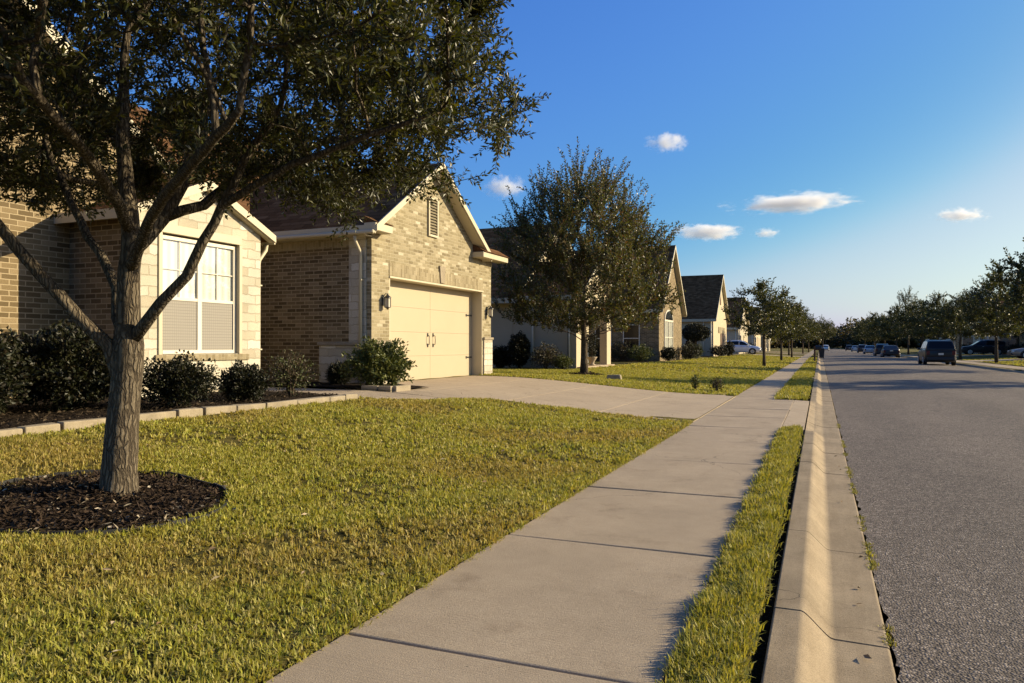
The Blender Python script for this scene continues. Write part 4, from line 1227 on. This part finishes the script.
# ---------------------------------------------------------------- grass
GR = [(.28,.29,.036),(.36,.355,.048),(.44,.40,.075),(.21,.25,.032),(.32,.285,.052),(.52,.44,.19),(.25,.20,.05)]
GV = [(.23,.235,.030),(.30,.29,.040),(.38,.34,.062),(.18,.20,.026),(.46,.38,.15)]
def grass(name, TX, TY, TZ, blades, L, W, pal, rs, lean=.9, hvar=None, kind='stuff', turn=False, dry=None):
    n0 = len(TX); i = np.repeat(np.arange(n0), blades); n = len(i)
    a = rs.uniform(0, 2*PI, n); rad = np.abs(rs.normal(size=n))*L*.45
    base = np.stack([TX[i]+np.cos(a)*rad, TY[i]+np.sin(a)*rad, TZ[i]-.006], 1)
    az = a+rs.normal(scale=.9, size=n)
    ln = L*(.45+.75*rs.random(n))*(hvar[i] if hvar is not None else 1)
    th = np.clip(rs.normal(.68*lean, .38, n), .02, 1.4)          # tilt from upright
    hd = np.stack([np.cos(az), np.sin(az), np.zeros(n)], 1)
    up = np.array([0, 0, 1.0])
    d1 = hd*np.sin(th*.5)[:, None]+up*np.cos(th*.5)[:, None]
    t2 = np.clip(th*1.7, 0, 1.9)
    d2 = hd*np.sin(t2)[:, None]+up*np.cos(t2)[:, None]
    sd = np.stack([-np.sin(az), np.cos(az), np.zeros(n)], 1)
    tw = rs.normal(scale=.5, size=(n, 1)); sd = unit(sd+hd*tw)
    w = W*(.6+.7*rs.random(n))[:, None]
    m1 = base+d1*(ln*.5)[:, None]; tip = m1+d2*(ln*.5)[:, None]
    V = np.stack([base-sd*w*.42, base+sd*w*.42, m1-sd*w*.5, m1+sd*w*.5, tip], 1).reshape(-1, 3)
    k = np.arange(n)*5
    T = np.concatenate([np.stack([k, k+1, k+3], 1), np.stack([k, k+3, k+2], 1), np.stack([k+2, k+3, k+4], 1)])
    tuft = palette(n0, pal, rs, .22)[i]; own = palette(n, pal, rs, .2)
    cols = tuft*.6+own*.4
    if dry is not None:                        # drier, browner patches of turf
        f = (dry[i]*(.4+.6*rs.random(n)))[:, None]; cols = cols*(1-f)+np.array([.34,.235,.085])*(.7+.6*rs.random((n, 1)))*f
    me = mesh_tris(name, V, T, np.repeat(cols, 5, 0))
    o = link(name, me, M['grass']); tag(o, kind=kind)
    if turn: along(o)
    return n

def field(x, y):   # patchy growth
    return .5+.25*np.sin(x*1.9+1.3*np.sin(y*1.1))+.25*np.sin(y*2.3+1.7*np.sin(x*1.4+2))
def on_lawn(x, y):
    ring = ((x-RC[0])/.86)**2+((y-RC[1])/.86)**2 < 1
    edge = -7.27-.10*np.cos((y-6.0)/2.2)
    ok = (x+K*y-S0 < -1.965+.012*np.sin(y*9)) & (x > np.where(y < 10.5, edge, -20)) & ~ring
    flare = 12.74-.35*np.exp(-((x+2.1)/1.2)**2)
    ok &= y < flare
    # the front path
    px = np.interp(y, [10.4, 10.5, 10.75, 11.4, 12.05, 12.75], [-7.55, -7.45, -7.06, -6.66, -6.31, -5.96])
    ok &= ~((y > 10.45) & (x < px))
    return ok
RC = (TB[0]-.09*CT-.04*ST, TB[1]-.09*ST-.06*CT)
rs = np.random.default_rng(99)
tot = 0
def scatter(x0, x1, y0, y1, dens, fn):
    n = int((x1-x0)*(y1-y0)*dens); x = rs.uniform(x0, x1, n); y = rs.uniform(y0, y1, n)
    ok = fn(x, y) & in_view(x, y); x, y = x[ok], y[ok]
    return x, y
# near lawn in three bands of distance from the viewpoint
for r0, r1, dens, bl, L, W in ((0, 4.4, 1500, 9, .047, .0082), (4.4, 7.5, 950, 9, .050, .0105), (7.5, 16, 480, 9, .054, .015)):
    def fn(x, y, r0=r0, r1=r1):
        d = np.hypot(x, y)*.0+(-x*ST+y*CT)
        keep = (d >= r0) & (d < r1) & on_lawn(x, y)
        return keep & (rs.random(len(x)) < .35+.65*sstep((field(x*1.3, y*1.3)+.25*np.sin(x*7.3+y*3.1)*np.sin(y*6.1-x*2.2)-.15)/.35))
    x, y = scatter(-10, -1.9, -1, 13, dens, fn)
    hv = .75+.5*field(x*3.1, y*3.3)
    tot += grass('lawn_grass', x, y, ground_z(x, y)+.012*np.sin(x*3.1+y*1.7)*np.sin(y*2.3-x*1.1), bl, L, W, GR, rs, hvar=hv, dry=.75*sstep((field(x*.8+3, y*.9)+.35*(rs.random(len(x))-.5)-.45)/.5))
# lawn beyond the driveway
def on_far(x, y):
    far = 18.97+.30*np.exp(-((x+2.1)/1.0)**2)
    ring = np.hypot(x-T2[0], y-T2[1]) < .75
    bedz = ((x < -9.9) & (y > 28.8)) | ((x < -9.2) & (y > 45.3)) | ((x < -9.8) & (y > 30))
    return (y > far) & (x+K*y-S0 < -1.97) & ~ring & ~bedz
x, y = scatter(-16, -1.97, 18.9, 32, 150, on_far)
tot += grass('lawn_grass', x, y, ground_z(x, y), 8, .07, .022, GR, rs)
x, y = scatter(-14, -1.97, 32, 89, 26, lambda x, y: on_far(x, y))
tot += grass('lawn_grass', x, y, ground_z(x, y), 8, .085, .05, GR, rs)
x, y = scatter(10.9, 18, 30, 76, 14, lambda x, y: ~((y > 40) & (y < 46)) & ~((y > 68) & (y < 74)) & (x+K*y > 11.28))
tot += grass('lawn_grass', x, y, ground_z(x, y), 8, .085, .05, GR, rs)
# the verge strip: longer and lusher
def in_strip(x, y):
    ok = np.zeros(len(x), bool)
    for a, b in STRIPS: ok |= (y > a) & (y < b)
    return ok
for y0, y1, dens, bl, L, W in ((1.2, 5.5, 3000, 11, .058, .0075), (5.5, 12.0, 1800, 9, .070, .010), (18.4, 45, 260, 8, .085, .022), (45, 88, 60, 8, .09, .05)):
    n = int((y1-y0)*.31*dens); n = int(n*(1 if y1 < 13 else 2.3)); x = rs.uniform(-.545 if y1 < 13 else -1.0, -.312, n); y = rs.uniform(y0, y1, n); k = in_strip(x, y); x, y = x[k], y[k]
    hv = .62+.75*field(x*9, y*4.5)
    tot += grass('verge_grass', x, y, np.zeros(len(x)), bl, L, W, GV, rs, lean=.95, hvar=hv, turn=True)
# weeds in the joint between gutter and road
n = 900; y = rs.uniform(2, 16, n); y = y[(np.sin(y*5.1)+np.sin(y*2.3+1)) > .2]; x = .268+rs.normal(scale=.010, size=len(y))
tot += grass('weeds', x, y, np.full(len(x), -.118), 5, .030, .006, GV+[(.10,.08,.04)], rs, lean=1.6, turn=True)
y = rs.uniform(1.5, 12, 700); x = -1.955+rs.normal(scale=.012, size=len(y))
tot += grass('weeds', x, y, np.full(len(x), .0), 5, .05, .006, GR, rs, lean=1.5, turn=True)
print('blades', tot)

# mulch rings: sunken bed with a dark edging, chips, a few fallen leaves
def mulch_ring(label, cx, cy, rx_, ry_, nchip, chip, rs, edge=True):
    z = gz(cx, cy)
    t = thing('mulch_ring', label, 'mulch ring', (cx, cy, z))
    n = 40; rings = 8; V = []; T = []
    for i in range(rings+1):
        for k in range(n):
            a = 2*PI*k/n; f = i/rings; wob = 1+.03*math.sin(3*a+1)+.02*math.sin(7*a)
            xx, yy = cx+rx_*f*math.cos(a)*wob, cy+ry_*f*math.sin(a)*wob
            V.append((xx, yy, gz(xx, yy)+.035-.045*f**3+.06*max(0, 1-f*2.2)+.01*math.sin(xx*17)*math.sin(yy*19)))
    for i in range(rings):
        for k in range(n):
            a, b = i*n+k, i*n+(k+1) % n
            T += [(a, b, b+n), (a, b+n, a+n)]
    link('mulch', mesh_tris('mulch', V, T, smooth=True), M['soil'], t)
    if edge:
        m = MB()
        P = []
        for k in range(n+1):
            a = 2*PI*k/n; wob = 1+.03*math.sin(3*a+1)+.02*math.sin(7*a)
            xx, yy = cx+rx_*1.01*math.cos(a)*wob, cy+ry_*1.01*math.sin(a)*wob; P.append((xx, yy, gz(xx, yy)))
        for k in range(n):
            (xa, ya, za), (xb, yb, zb) = P[k], P[k+1]
            q = 1.018
            oa = (cx+(xa-cx)*q, cy+(ya-cy)*q); ob = (cx+(xb-cx)*q, cy+(yb-cy)*q); hh = .028+.008*math.sin(k*1.3)
            m.add([(xa,ya,za-.05),(xb,yb,zb-.05),(xb,yb,zb+hh),(xa,ya,za+hh),(oa[0],oa[1],za-.05),(ob[0],ob[1],zb-.05),(ob[0],ob[1],zb+hh),(oa[0],oa[1],za+hh)],
                  [(0,1,2,3),(5,4,7,6),(3,2,6,7)])
        m.build('ring_edging', M['plastic'], t)
    # chips
    a = rs.uniform(0, 2*PI, nchip); f = np.sqrt(rs.random(nchip))*.97
    X = cx+rx_*f*np.cos(a); Y = cy+ry_*f*np.sin(a); Z = ground_z(X, Y)+.04-.045*f**3+.06*np.maximum(0, 1-f*2.2)+rs.random(nchip)*.018
    D = rs.normal(size=(nchip, 3)); D[:, 2] *= .35
    pal = palette(nchip, [(.022,.014,.009),(.04,.026,.016),(.065,.043,.028),(.03,.02,.014)], rs, .3)
    pale = rs.random(nchip) < .05; pal[pale] = palette(pale.sum(), [(.26,.22,.16),(.20,.15,.09),(.32,.28,.22)], rs, .3)
    me = leaf_mesh('chips', np.stack([X, Y, Z], 1), D, chip*(.5+rs.random(nchip)), chip*.35*(.5+rs.random(nchip)), pal, fold=.15, rs=rs, up=2.0)
    tag(link('chips', me, M['chips'], t), kind='stuff')
mulch_ring('dark mulch ring with black edging round the big oak on the near lawn', RC[0], RC[1], .86, .86, 7000, .045, rs)
mulch_ring('thin mulch ring under the spiky street tree beside the driveway', T2[0], T2[1], .7, .7, 500, .09, rs, False)
# bed litter
n = 3000; X = rs.uniform(-9.6, -7.66, n); Y = rs.uniform(3, 10.45, n)
tag(link('bed_litter', leaf_mesh('bed_litter', np.stack([X, Y, ground_z(X, Y)+.045+rs.random(n)*.015], 1), rs.normal(size=(n,3))*np.array([1,1,.3]), .055*(.5+rs.random(n)), .02*(.5+rs.random(n)),
    palette(n, [(.03,.02,.012),(.055,.038,.022),(.09,.065,.04),(.02,.014,.01)], rs, .3), rs=rs, up=2.0), M['chips']), kind='stuff')
# dry leaves scattered on lawn, walk and gutter
n = 420; X = rs.uniform(-7, .20, n); Y = rs.uniform(1.5, 13, n)**1.0
Z = np.where(X < -1.96, ground_z(X, Y)+.035, np.where(X < -.57, .006, np.where(X < -.25, .05, -.108)))
keep = (X < -1.96) | (X > .09); X, Y, Z = X[keep], Y[keep], Z[keep]; n = len(X)
tag(link('fallen_leaves', leaf_mesh('fallen_leaves', np.stack([X, Y, Z], 1), rs.normal(size=(n,3))*np.array([1,1,.15]), .045*(.5+rs.random(n)), .018*(.6+rs.random(n)),
    palette(n, [(.16,.10,.05),(.22,.15,.08),(.30,.25,.17),(.10,.07,.04)], rs, .3), rs=rs, up=2.0), M['chips']), kind='stuff')
# ================================================================== CARS AND STREET THINGS
def loft(m, secs, smooth=True):
    q = len(secs[0]); b = [p for s in secs for p in s]; fs = []
    for i in range(len(secs)-1):
        for j in range(q): fs.append((i*q+j, i*q+(j+1)%q, (i+1)*q+(j+1)%q, (i+1)*q+j))
    fs.append(tuple(range(q))[::-1]); fs.append(tuple(range((len(secs)-1)*q, len(secs)*q)))
    m.add(b, fs, smooth)

# profiles: stations along the length (x: 0 front .. L rear): bottom, bonnet/belt height, half width
CARS = {
 'suv': dict(L=4.85, W=1.96, H=1.80, belt=[(0,.62),(.08,.86),(.35,1.0),(1.35,1.12),(2.6,1.16),(4.6,1.18),(4.85,1.02)],
             roof=[(1.28,1.12),(2.0,1.72),(2.8,1.80),(4.15,1.77),(4.55,1.70),(4.83,1.16)], wheels=(.95, 3.85), wr=.37),
 'crossover': dict(L=4.6, W=1.86, H=1.67, belt=[(0,.58),(.08,.80),(.4,.93),(1.25,1.05),(2.5,1.09),(4.35,1.13),(4.6,.98)],
             roof=[(1.10,1.03),(1.95,1.60),(2.6,1.67),(3.6,1.63),(4.15,1.52),(4.56,1.10)], wheels=(.90, 3.62), wr=.35),
 'sedan': dict(L=4.75, W=1.84, H=1.46, belt=[(0,.52),(.08,.70),(.5,.80),(1.35,.93),(2.6,.96),(4.1,1.0),(4.6,.98),(4.75,.86)],
             roof=[(1.25,.92),(2.1,1.40),(2.7,1.46),(3.4,1.42),(4.25,.99)], wheels=(.95, 3.75), wr=.33),
}
def car(name, kind, label, cat, col, loc, heading, group=None, plate=True, metal=.2):
    """heading: angle of the car's nose direction about z, 0 = +x"""
    K = CARS[kind]; L, W = K['L'], K['W']; hw = W/2
    t = thing(name, label, cat, (0,0,0), group)
    P = paint(kind+'_paint_'+'%02d' % len(bpy.data.materials), col, metal)
    bx, bz = zip(*K['belt']); X = lambda s: L/2-s             # nose towards +x
    m = MB(); secs = []
    for s in np.unique(np.concatenate([np.linspace(0, L, 22), bx])):
        z = np.interp(s, bx, bz); e = min(s, L-s)
        w = hw*(1-.16*max(0, 1-e/.45)**2); zb = .24+.10*max(0, 1-e/.35)
        zb = min(zb, z-.2)
        secs.append([(X(s), yy, zz) for yy, zz in ((-w*.90,zb),(-w*.985,zb+.14),(-w,(zb+z)/2),(-w*.975,z-.10),(-w*.92,z),(-w*.6,z+.02),(w*.6,z+.02),(w*.92,z),(w*.975,z-.10),(w,(zb+z)/2),(w*.985,zb+.14),(w*.90,zb))])
    loft(m, secs)
    rx, rz = zip(*K['roof'])
    secs = []
    for s, z in K['roof']:
        zb = np.interp(s, bx, bz)-.03; f = (z-zb)/(K['H']-zb+.03)
        wb = hw*.93; wt = hw*(.93-.19*max(0, min(1, f)))
        zz = max(z, zb+.03)
        secs.append([(X(s),-wb,zb),(X(s),-wt,zz-.05*f),(X(s),-wt*.8,zz),(X(s),wt*.8,zz),(X(s),wt,zz-.05*f),(X(s),wb,zb)])
    loft(m, secs)
    body = m.build('body', P, t, bevel=.012)
    # side windows
    def roofz(s): return np.interp(s, rx, rz)
    def side(s, z, sg, out=.006):
        zb = np.interp(s, bx, bz)-.03; f = (z-zb)/(K['H']-zb)
        return (X(s), sg*(hw*(.93-.19*max(0, f))+out), z)
    cuts = [rx[0]+.28, (rx[1]+rx[2])/2+.15, (rx[2]+rx[3])/2+.25, rx[-2]-.02 if kind != 'sedan' else rx[-1]-.35]
    for sg in (-1, 1):
        for a, b in zip(cuts[:-1], cuts[1:]):
            a2, b2 = a+.04, b-.04
            g = MB(); top = []; bot = []
            for s in np.linspace(a2, b2, 6):
                zb = np.interp(s, bx, bz)+.03; zt = max(roofz(s)-.10, zb+.02)
                bot.append(side(s, zb, sg)); top.append(side(s, zt, sg))
            n = len(bot); g.add(bot+top, [(i, i+1, n+i+1, n+i) for i in range(n-1)]); g.build('side_window', M['darkglass'], t)
    # windscreen and rear window lie on the sloping ends of the cabin
    def end_glass(nm, i0, i1, push):
        (s0, z0), (s1, z1) = K['roof'][i0], K['roof'][i1]
        g = MB(); q = []
        for f in (.10, .90):
            s, z = s0+(s1-s0)*f, z0+(z1-z0)*f; w = hw*(.86-.17*f if True else 1)*.94
            q.append([(X(s)+push, -w, z+.012), (X(s)+push, w, z+.012)])
        g.add([q[0][0], q[0][1], q[1][1], q[1][0]], [(0,1,2,3)]); g.build(nm, M['darkglass'], t)
    end_glass('windscreen', 0, 1, .012)
    end_glass('rear_window', -1, -2, -.014)
    # wheels
    for s in K['wheels']:
        for sg in (-1, 1):
            r = K['wr']; y = sg*(hw-.10); wm = MB()
            pts = [(X(s), y-.11, r), (X(s), y+.11, r)]
            wm.tube(pts, r, 20)
            w_ = wm.build('wheel', M['tyre'], t, bevel=.02)
            rm = MB(); yo = sg*(hw+.013); rm.tube([(X(s), yo-.02*sg, r), (X(s), yo, r)], r*.66, 14)
            for k in range(5):
                a = 2*PI*k/5; rm.tube([(X(s), yo+.008*sg, r), (X(s)+math.cos(a)*r*.6, yo+.008*sg, r+math.sin(a)*r*.6)], .03, 4)
            rm.build('rim', M['alloy'], w_)
            am = MB(); n = 12; arc = [(X(s)+(r+.07)*math.cos(a), r+(r+.07)*math.sin(a)) for a in np.linspace(-.12, PI+.12, n)]
            for i in range(n-1):
                (xa, za), (xb, zb) = arc[i], arc[i+1]
                k0 = (r)/(r+.07)
                xa2, za2 = X(s)+(xa-X(s))*k0, r+(za-r)*k0; xb2, zb2 = X(s)+(xb-X(s))*k0, r+(zb-r)*k0
                yy0, yy1 = sg*(hw-.05), sg*(hw+.006)
                am.hexa([(xa2,yy0,za2),(xb2,yy0,zb2),(xb,yy0,zb),(xa,yy0,za),(xa2,yy1,za2),(xb2,yy1,zb2),(xb,yy1,zb),(xa,yy1,za)])
            am.build('wheel_arch', M['plastic'], t)
    # bumpers, lights, mirrors, plate, handles
    bm = MB(); bm.box(X(L)-.05, X(L)+.16, -hw*.86, hw*.86, .36, .60); bm.build('rear_bumper', M['plastic'] if kind == 'suv' else P, t, bevel=.05, seg=2)
    bm = MB(); bm.box(X(0)-.16, X(0)+.05, -hw*.84, hw*.84, .30, .52); bm.box(X(0)-.02, X(0)+.03, -hw*.4, hw*.4, .53, .62); bm.build('front_bumper', M['plastic'], t, bevel=.04, seg=2)
    zt = np.interp(L-.05, bx, bz)
    for sg in (-1, 1):
        tl = MB(); tl.box(X(L)-.012, X(L)+.20, sg*hw*.68, sg*hw*.90, zt-.30, zt-.02); tl.build('tail_light', M['redlens'], t, bevel=.02)
        hl = MB(); hl.box(X(0)-.30, X(0)-.02, sg*hw*.60, sg*hw*.90, .62 if kind != 'sedan' else .56, .78 if kind != 'sedan' else .68); hl.build('headlight', M['headlens'], t, bevel=.02)
        mr = MB(); s = rx[0]+.35; mr.box(X(s)-.07, X(s)+.07, sg*(hw*.93), sg*(hw+.16), 1.02*K['H']/1.7, 1.16*K['H']/1.7); mr.build('mirror', P, t, bevel=.03, seg=2)
        hd = MB()
        for s in (cuts[1]-.28, cuts[2]-.22): hd.box(X(s)-.09, X(s)+.09, sg*(hw*.985), sg*(hw+.02), np.interp(s, bx, bz)-.17, np.interp(s, bx, bz)-.13)
        hd.build('door_handle', M['alloy'], t)
        if kind != 'sedan':
            rr = MB(); y = sg*hw*.66; z = K['H']
            rr.tube([(X(rx[1]+.15), y, z-.07), (X(rx[1]+.3), y, z+.03), (X(rx[3]-.1), y, z+.03), (X(rx[3]+.05), y, z-.04)], .022, 6)
            rr.build('roof_rail', M['alloy'], t)
    if plate:
        pl = MB(); pl.box(X(L)-.022, X(L)-.002, -.16, .16, .74, .88); pl.build('licence_plate', M['white'], t)
    t.location = loc; t.rotation_euler = (0,0,heading)
    return t
GC_ = 'cars parked along the right kerb'
up_ = PI/2
car('parked_car', 'suv', 'black sport utility car with roof rails, the nearest parked car on the right', 'car', (.012,.012,.013), (7.17, 61.0, -.115), up_, GC_)
car('parked_car', 'sedan', 'dark car second in the right kerb row, behind the black sport utility car', 'car', (.02,.02,.023), (6.81, 99.0, -.115), up_, GC_)
car('parked_car', 'crossover', 'dark grey car third in the right kerb row', 'car', (.035,.034,.034), (6.69, 111.5, -.115), up_, GC_)
car('parked_car', 'sedan', 'silver car fourth in the right kerb row, small in the distance', 'car', (.30,.30,.31), (6.44, 138, -.115), up_, GC_)
car('parked_car', 'crossover', 'dark car fifth in the right kerb row, farther down the street', 'car', (.03,.03,.033), (6.23, 160, -.115), up_, GC_)
car('parked_car', 'sedan', 'pale car sixth in the right kerb row, tiny in the distance', 'car', (.4,.4,.4), (5.95, 190, -.115), up_, GC_)
car('parked_car', 'crossover', 'last dark car of the right kerb row, before the woods', 'car', (.04,.03,.03), (5.55, 232, -.115), up_, GC_)
car('parked_car', 'crossover', 'white car parked in the driveway by the grey walled house on the left', 'car', (.62,.63,.64), (-9.6, 92.3, gz(-9.6, 92)+.012), 0.0)
car('parked_car', 'crossover', 'white car parked far off along the left kerb', 'car', (.62,.62,.62), (-0.64, 236, -.115), up_, 'cars parked along the left kerb')
car('parked_car', 'sedan', 'light grey car parked along the left kerb beyond the far white one', 'car', (.42,.43,.44), (-0.89, 262, -.115), up_, 'cars parked along the left kerb')
car('parked_car', 'crossover', 'dark car in a driveway across the street, between the black car and the bare trunk', 'car', (.02,.018,.018), (16.0, 97.0, gz(16, 97)+.012), PI)
car('parked_car', 'sedan', 'beige car at the right picture edge, in front of the shaded brick house', 'car', (.30,.22,.17), (15.9, 71.0, gz(15, 71)+.012), PI)

# kerbside mailbox on a timber post
mb = thing('mailbox', 'dark mailbox on a brown timber post beside the left kerb', 'mailbox', (-.42, 58.0, 0))
m = MB(); m.box(-.49, -.35, 57.93, 58.07, -.05, 1.25); m.box(-.42, .02, 57.96, 58.04, .92, .99); m.build('post', M['wood'], mb, bevel=.01)
m = MB(); n = 10
m.prism([(57.86, .99), (58.14, .99)]+[(58.0+.14*math.cos(a), 1.15+.14*math.sin(a)) for a in np.linspace(0, PI, n)], 'x', -.36, .10)
bx_ = m.build('mailbox_body', M['iron'], mb)
m = MB(); m.box(-.06, .0, 58.141, 58.15, 1.05, 1.24); m.build('flag', M['redlens'], bx_)
mb.location = (-.98, 64.0, 0)
# a second, farther mailbox and a waste bin stand at the kerb
wb = thing('waste_bin', 'dark wheeled bin standing at the left kerb beyond the mailbox', 'waste bin', (-.15, 66.0, -.1))
m = MB(); m.hexa([(-.27,65.75,-.02),(.17,65.75,-.02),(.17,66.25,-.02),(-.27,66.25,-.02),(-.34,65.68,.92),(.24,65.68,.92),(.24,66.35,.92),(-.34,66.35,.92)]); m.build('bin_body', M['plastic'], wb, bevel=.02)
m = MB(); m.hexa([(-.36,65.66,.925),(.26,65.66,.925),(.26,66.38,.925),(-.36,66.38,.925),(-.30,65.70,1.0),(.20,65.70,1.0),(.20,66.34,1.03),(-.30,66.34,1.03)]); m.build('lid', M['plastic'], wb, bevel=.015)
for x in (-.25, .15):
    m = MB(); m.tube([(x-.02,66.32,.06),(x+.02,66.32,.06)], .10, 12); m.build('wheel', M['tyre'], wb)
wb.location = (-.72, 85.0, -.1)
# potted topiary in the porch of the second house
pt_ = thing('potted_topiary', 'slim dark topiary in a pale urn on the porch of the second house', 'potted plant', (-10.15, 33.3, .34))
m = MB(); m.lathe([(0,.0),(.17,.0),(.15,.05),(.09,.09),(.13,.20),(.23,.36),(.25,.40),(.22,.40),(0,.38)], (-10.15,33.3,.342), 16); m.build('urn', M['terracotta'], pt_)
rs_ = np.random.default_rng(5); n = 1500; q = unit(rs_.normal(size=(n,3)))*(rs_.random((n,1))**.4)
link('foliage', leaf_mesh('foliage', np.array([-10.15,33.3,1.36])+q*np.array([.27,.27,.68]), q+rs_.normal(size=(n,3))*.6, np.full(n,.07), np.full(n,.035), palette(n, DARK, rs_), rs=rs_), M['shrubleaf'], pt_)
m = MB(); m.tube([(-10.15,33.3,.7),(-10.15,33.3,1.2)], .025, 6); m.build('stem', M['bark2'], pt_)
# pale stone marking the corner of the lawn beyond the driveway
m = MB(); m.hexa([(-6.55,23.0,.15),(-6.05,23.0,.15),(-6.05,23.2,.15),(-6.55,23.2,.15),(-6.52,23.02,.33),(-6.08,23.01,.32),(-6.10,23.18,.34),(-6.5,23.17,.31)])
tag(m.build('edging_block', M['edging_stone'], origin=(-6.3,23.1,.2), bevel=.02), 'single pale stone block lying by the mulch under the street tree', 'edging block')

# ---------------------------------------------------------------- clouds
def cloud_mat():
    s = N('cloud_vapour'); s.nt.nodes.remove(s.p)
    v = s.n('VolumePrincipled'); v.inputs['Color'].default_value = (1,1,1,1); v.inputs['Anisotropy'].default_value = .2
    o = s.obj(); ln = s.n('VectorMath', operation='LENGTH'); s.l(o, ln.inputs[0])
    fall = s.math('SUBTRACT', 1.0, ln.outputs['Value'])
    oi = s.n('ObjectInfo'); av = s.n('VectorMath', operation='ADD'); s.l(o, av.inputs[0])
    rv = s.n('CombineXYZ'); s.l(s.math('MULTIPLY', oi.outputs['Random'], 40.0), rv.inputs[0]); s.l(rv.outputs[0], av.inputs[1])
    nz = s.noise(s.scale(av.outputs[0], (1.5,1.2,.8)), 2.4, 8, .68)
    d = s.math('MULTIPLY_ADD', nz, 3.6, -2.45)
    d = s.math('ADD', d, s.math('MULTIPLY', fall, 1.75))
    d = s.math('MULTIPLY', s.math('MAXIMUM', d, 0.0), .06)
    s.l(d, v.inputs['Density']); s.l(v.outputs[0], s.out.inputs['Volume']); return s.m
M['cloud'] = cloud_mat()
def cloud(px, py, w, h, dist, label, tilt=0):
    xc = (px-512)/740*dist; z = H+(346-py)/740*dist
    c = (xc*CT-dist*ST, xc*ST+dist*CT, z); k = dist/740
    import bmesh
    bm = bmesh.new(); bmesh.ops.create_icosphere(bm, subdivisions=3, radius=1)
    me = bpy.data.meshes.new('cloud'); bm.to_mesh(me); bm.free(); me.materials.append(M['cloud'])
    o = bpy.data.objects.new('cloud', me); C.objects.link(o)
    o.location = c; o.scale = (w*k/2, w*k/2*.6, h*k/2); o.rotation_euler = (0, tilt, TH)
    tag(o, label, 'cloud', 'small clouds in the blue sky', 'thing')
cloud(668, 142, 62, 27, 1500, 'small puffy cloud alone high above the spiky street tree')
cloud(506, 187, 62, 32, 1500, 'small white cloud low between the oak branch tips and the spiky street tree')
cloud(793, 203, 165, 25, 1700, 'long thin white streak of cloud in the middle of the open sky', -.05)
cloud(708, 232, 104, 23, 1800, 'faint flat cloud just right of the spiky street tree top')
cloud(767, 233, 38, 14, 1900, 'tiny faint cloud scrap under the long white streak')
cloud(962, 215, 72, 19, 1900, 'faint yellowish cloud at the right, above the right street trees')
# ================================================================== LIGHT, SKY, CAMERA
EL, AZ = math.radians(20), math.radians(30)          # sun height; azimuth from +x towards +y
sd = Vector((math.cos(EL)*math.cos(AZ), math.cos(EL)*math.sin(AZ), math.sin(EL)))
L = bpy.data.lights.new('sun', 'SUN'); L.energy = 5.0; L.angle = math.radians(.55); L.color = (1.0, .835, .55)
so = bpy.data.objects.new('sun', L); C.objects.link(so); so.rotation_euler = sd.to_track_quat('Z', 'Y').to_euler(); so.location = (20, 12, 20)
W = bpy.data.worlds.new('World'); scene.world = W; W.use_nodes = True
nt = W.node_tree; bg = nt.nodes['Background']
sky = nt.nodes.new('ShaderNodeTexSky'); sky.sky_type = 'NISHITA'; sky.sun_disc = False
sky.sun_elevation = EL; sky.sun_rotation = PI/2-AZ
sky.air_density = .8; sky.dust_density = 1.5; sky.ozone_density = 3; sky.altitude = 100
hs = nt.nodes.new('ShaderNodeHueSaturation'); hs.inputs['Saturation'].default_value = 1.0; hs.inputs['Value'].default_value = 1.0
nt.links.new(sky.outputs[0], hs.inputs['Color']); # colour response of the sky, per channel (deep blue overhead, pale and soft at the horizon)
s0 = nt.nodes.new('ShaderNodeVectorMath'); s0.operation = 'SCALE'; s0.inputs['Scale'].default_value = .1
cv = nt.nodes.new('ShaderNodeRGBCurve')
def curve(c, pts):
    c = cv.mapping.curves[c]
    c.points[0].location = pts[0]; c.points[1].location = pts[-1]
    for p in pts[1:-1]: c.points.new(*p)
curve(0, [(0,0),(.10,.052),(.20,.105),(.31,.31),(.41,.395),(1,.72)])
curve(1, [(0,0),(.17,.155),(.30,.25),(.43,.405),(1,.74)])
curve(2, [(0,0),(.12,.20),(.30,.41),(.50,.445),(1,.70)])
cv.mapping.update()
s1 = nt.nodes.new('ShaderNodeVectorMath'); s1.operation = 'SCALE'; s1.inputs['Scale'].default_value = 10
nt.links.new(hs.outputs[0], s0.inputs[0]); nt.links.new(s0.outputs[0], cv.inputs['Color']); nt.links.new(cv.outputs[0], s1.inputs[0])
nt.links.new(s1.outputs[0], bg.inputs[0]); bg.inputs[1].default_value = .10
cam = bpy.data.cameras.new('camera'); cam.sensor_width = 36; cam.lens = 36*740/1024; cam.clip_end = 6000; cam.clip_start = .05
co = bpy.data.objects.new('camera', cam); C.objects.link(co); co.location = (0, 0, H)
co.rotation_euler = (PI/2+math.atan(4.5/740), 0, TH); scene.camera = co
vs = scene.view_settings; vs.view_transform = 'Standard'; vs.look = 'None'; vs.exposure = .8; vs.gamma = 1; vs.use_curve_mapping = False
cy = scene.cycles
cy.use_denoising = True; cy.max_bounces = 8; cy.diffuse_bounces = 3; cy.glossy_bounces = 3; cy.transmission_bounces = 4; cy.transparent_max_bounces = 8; cy.volume_bounces = 4
cy.volume_step_rate = 1.0; cy.volume_max_steps = 64
cy.sample_clamp_indirect = 6; cy.caustics_reflective = False; cy.caustics_refractive = False
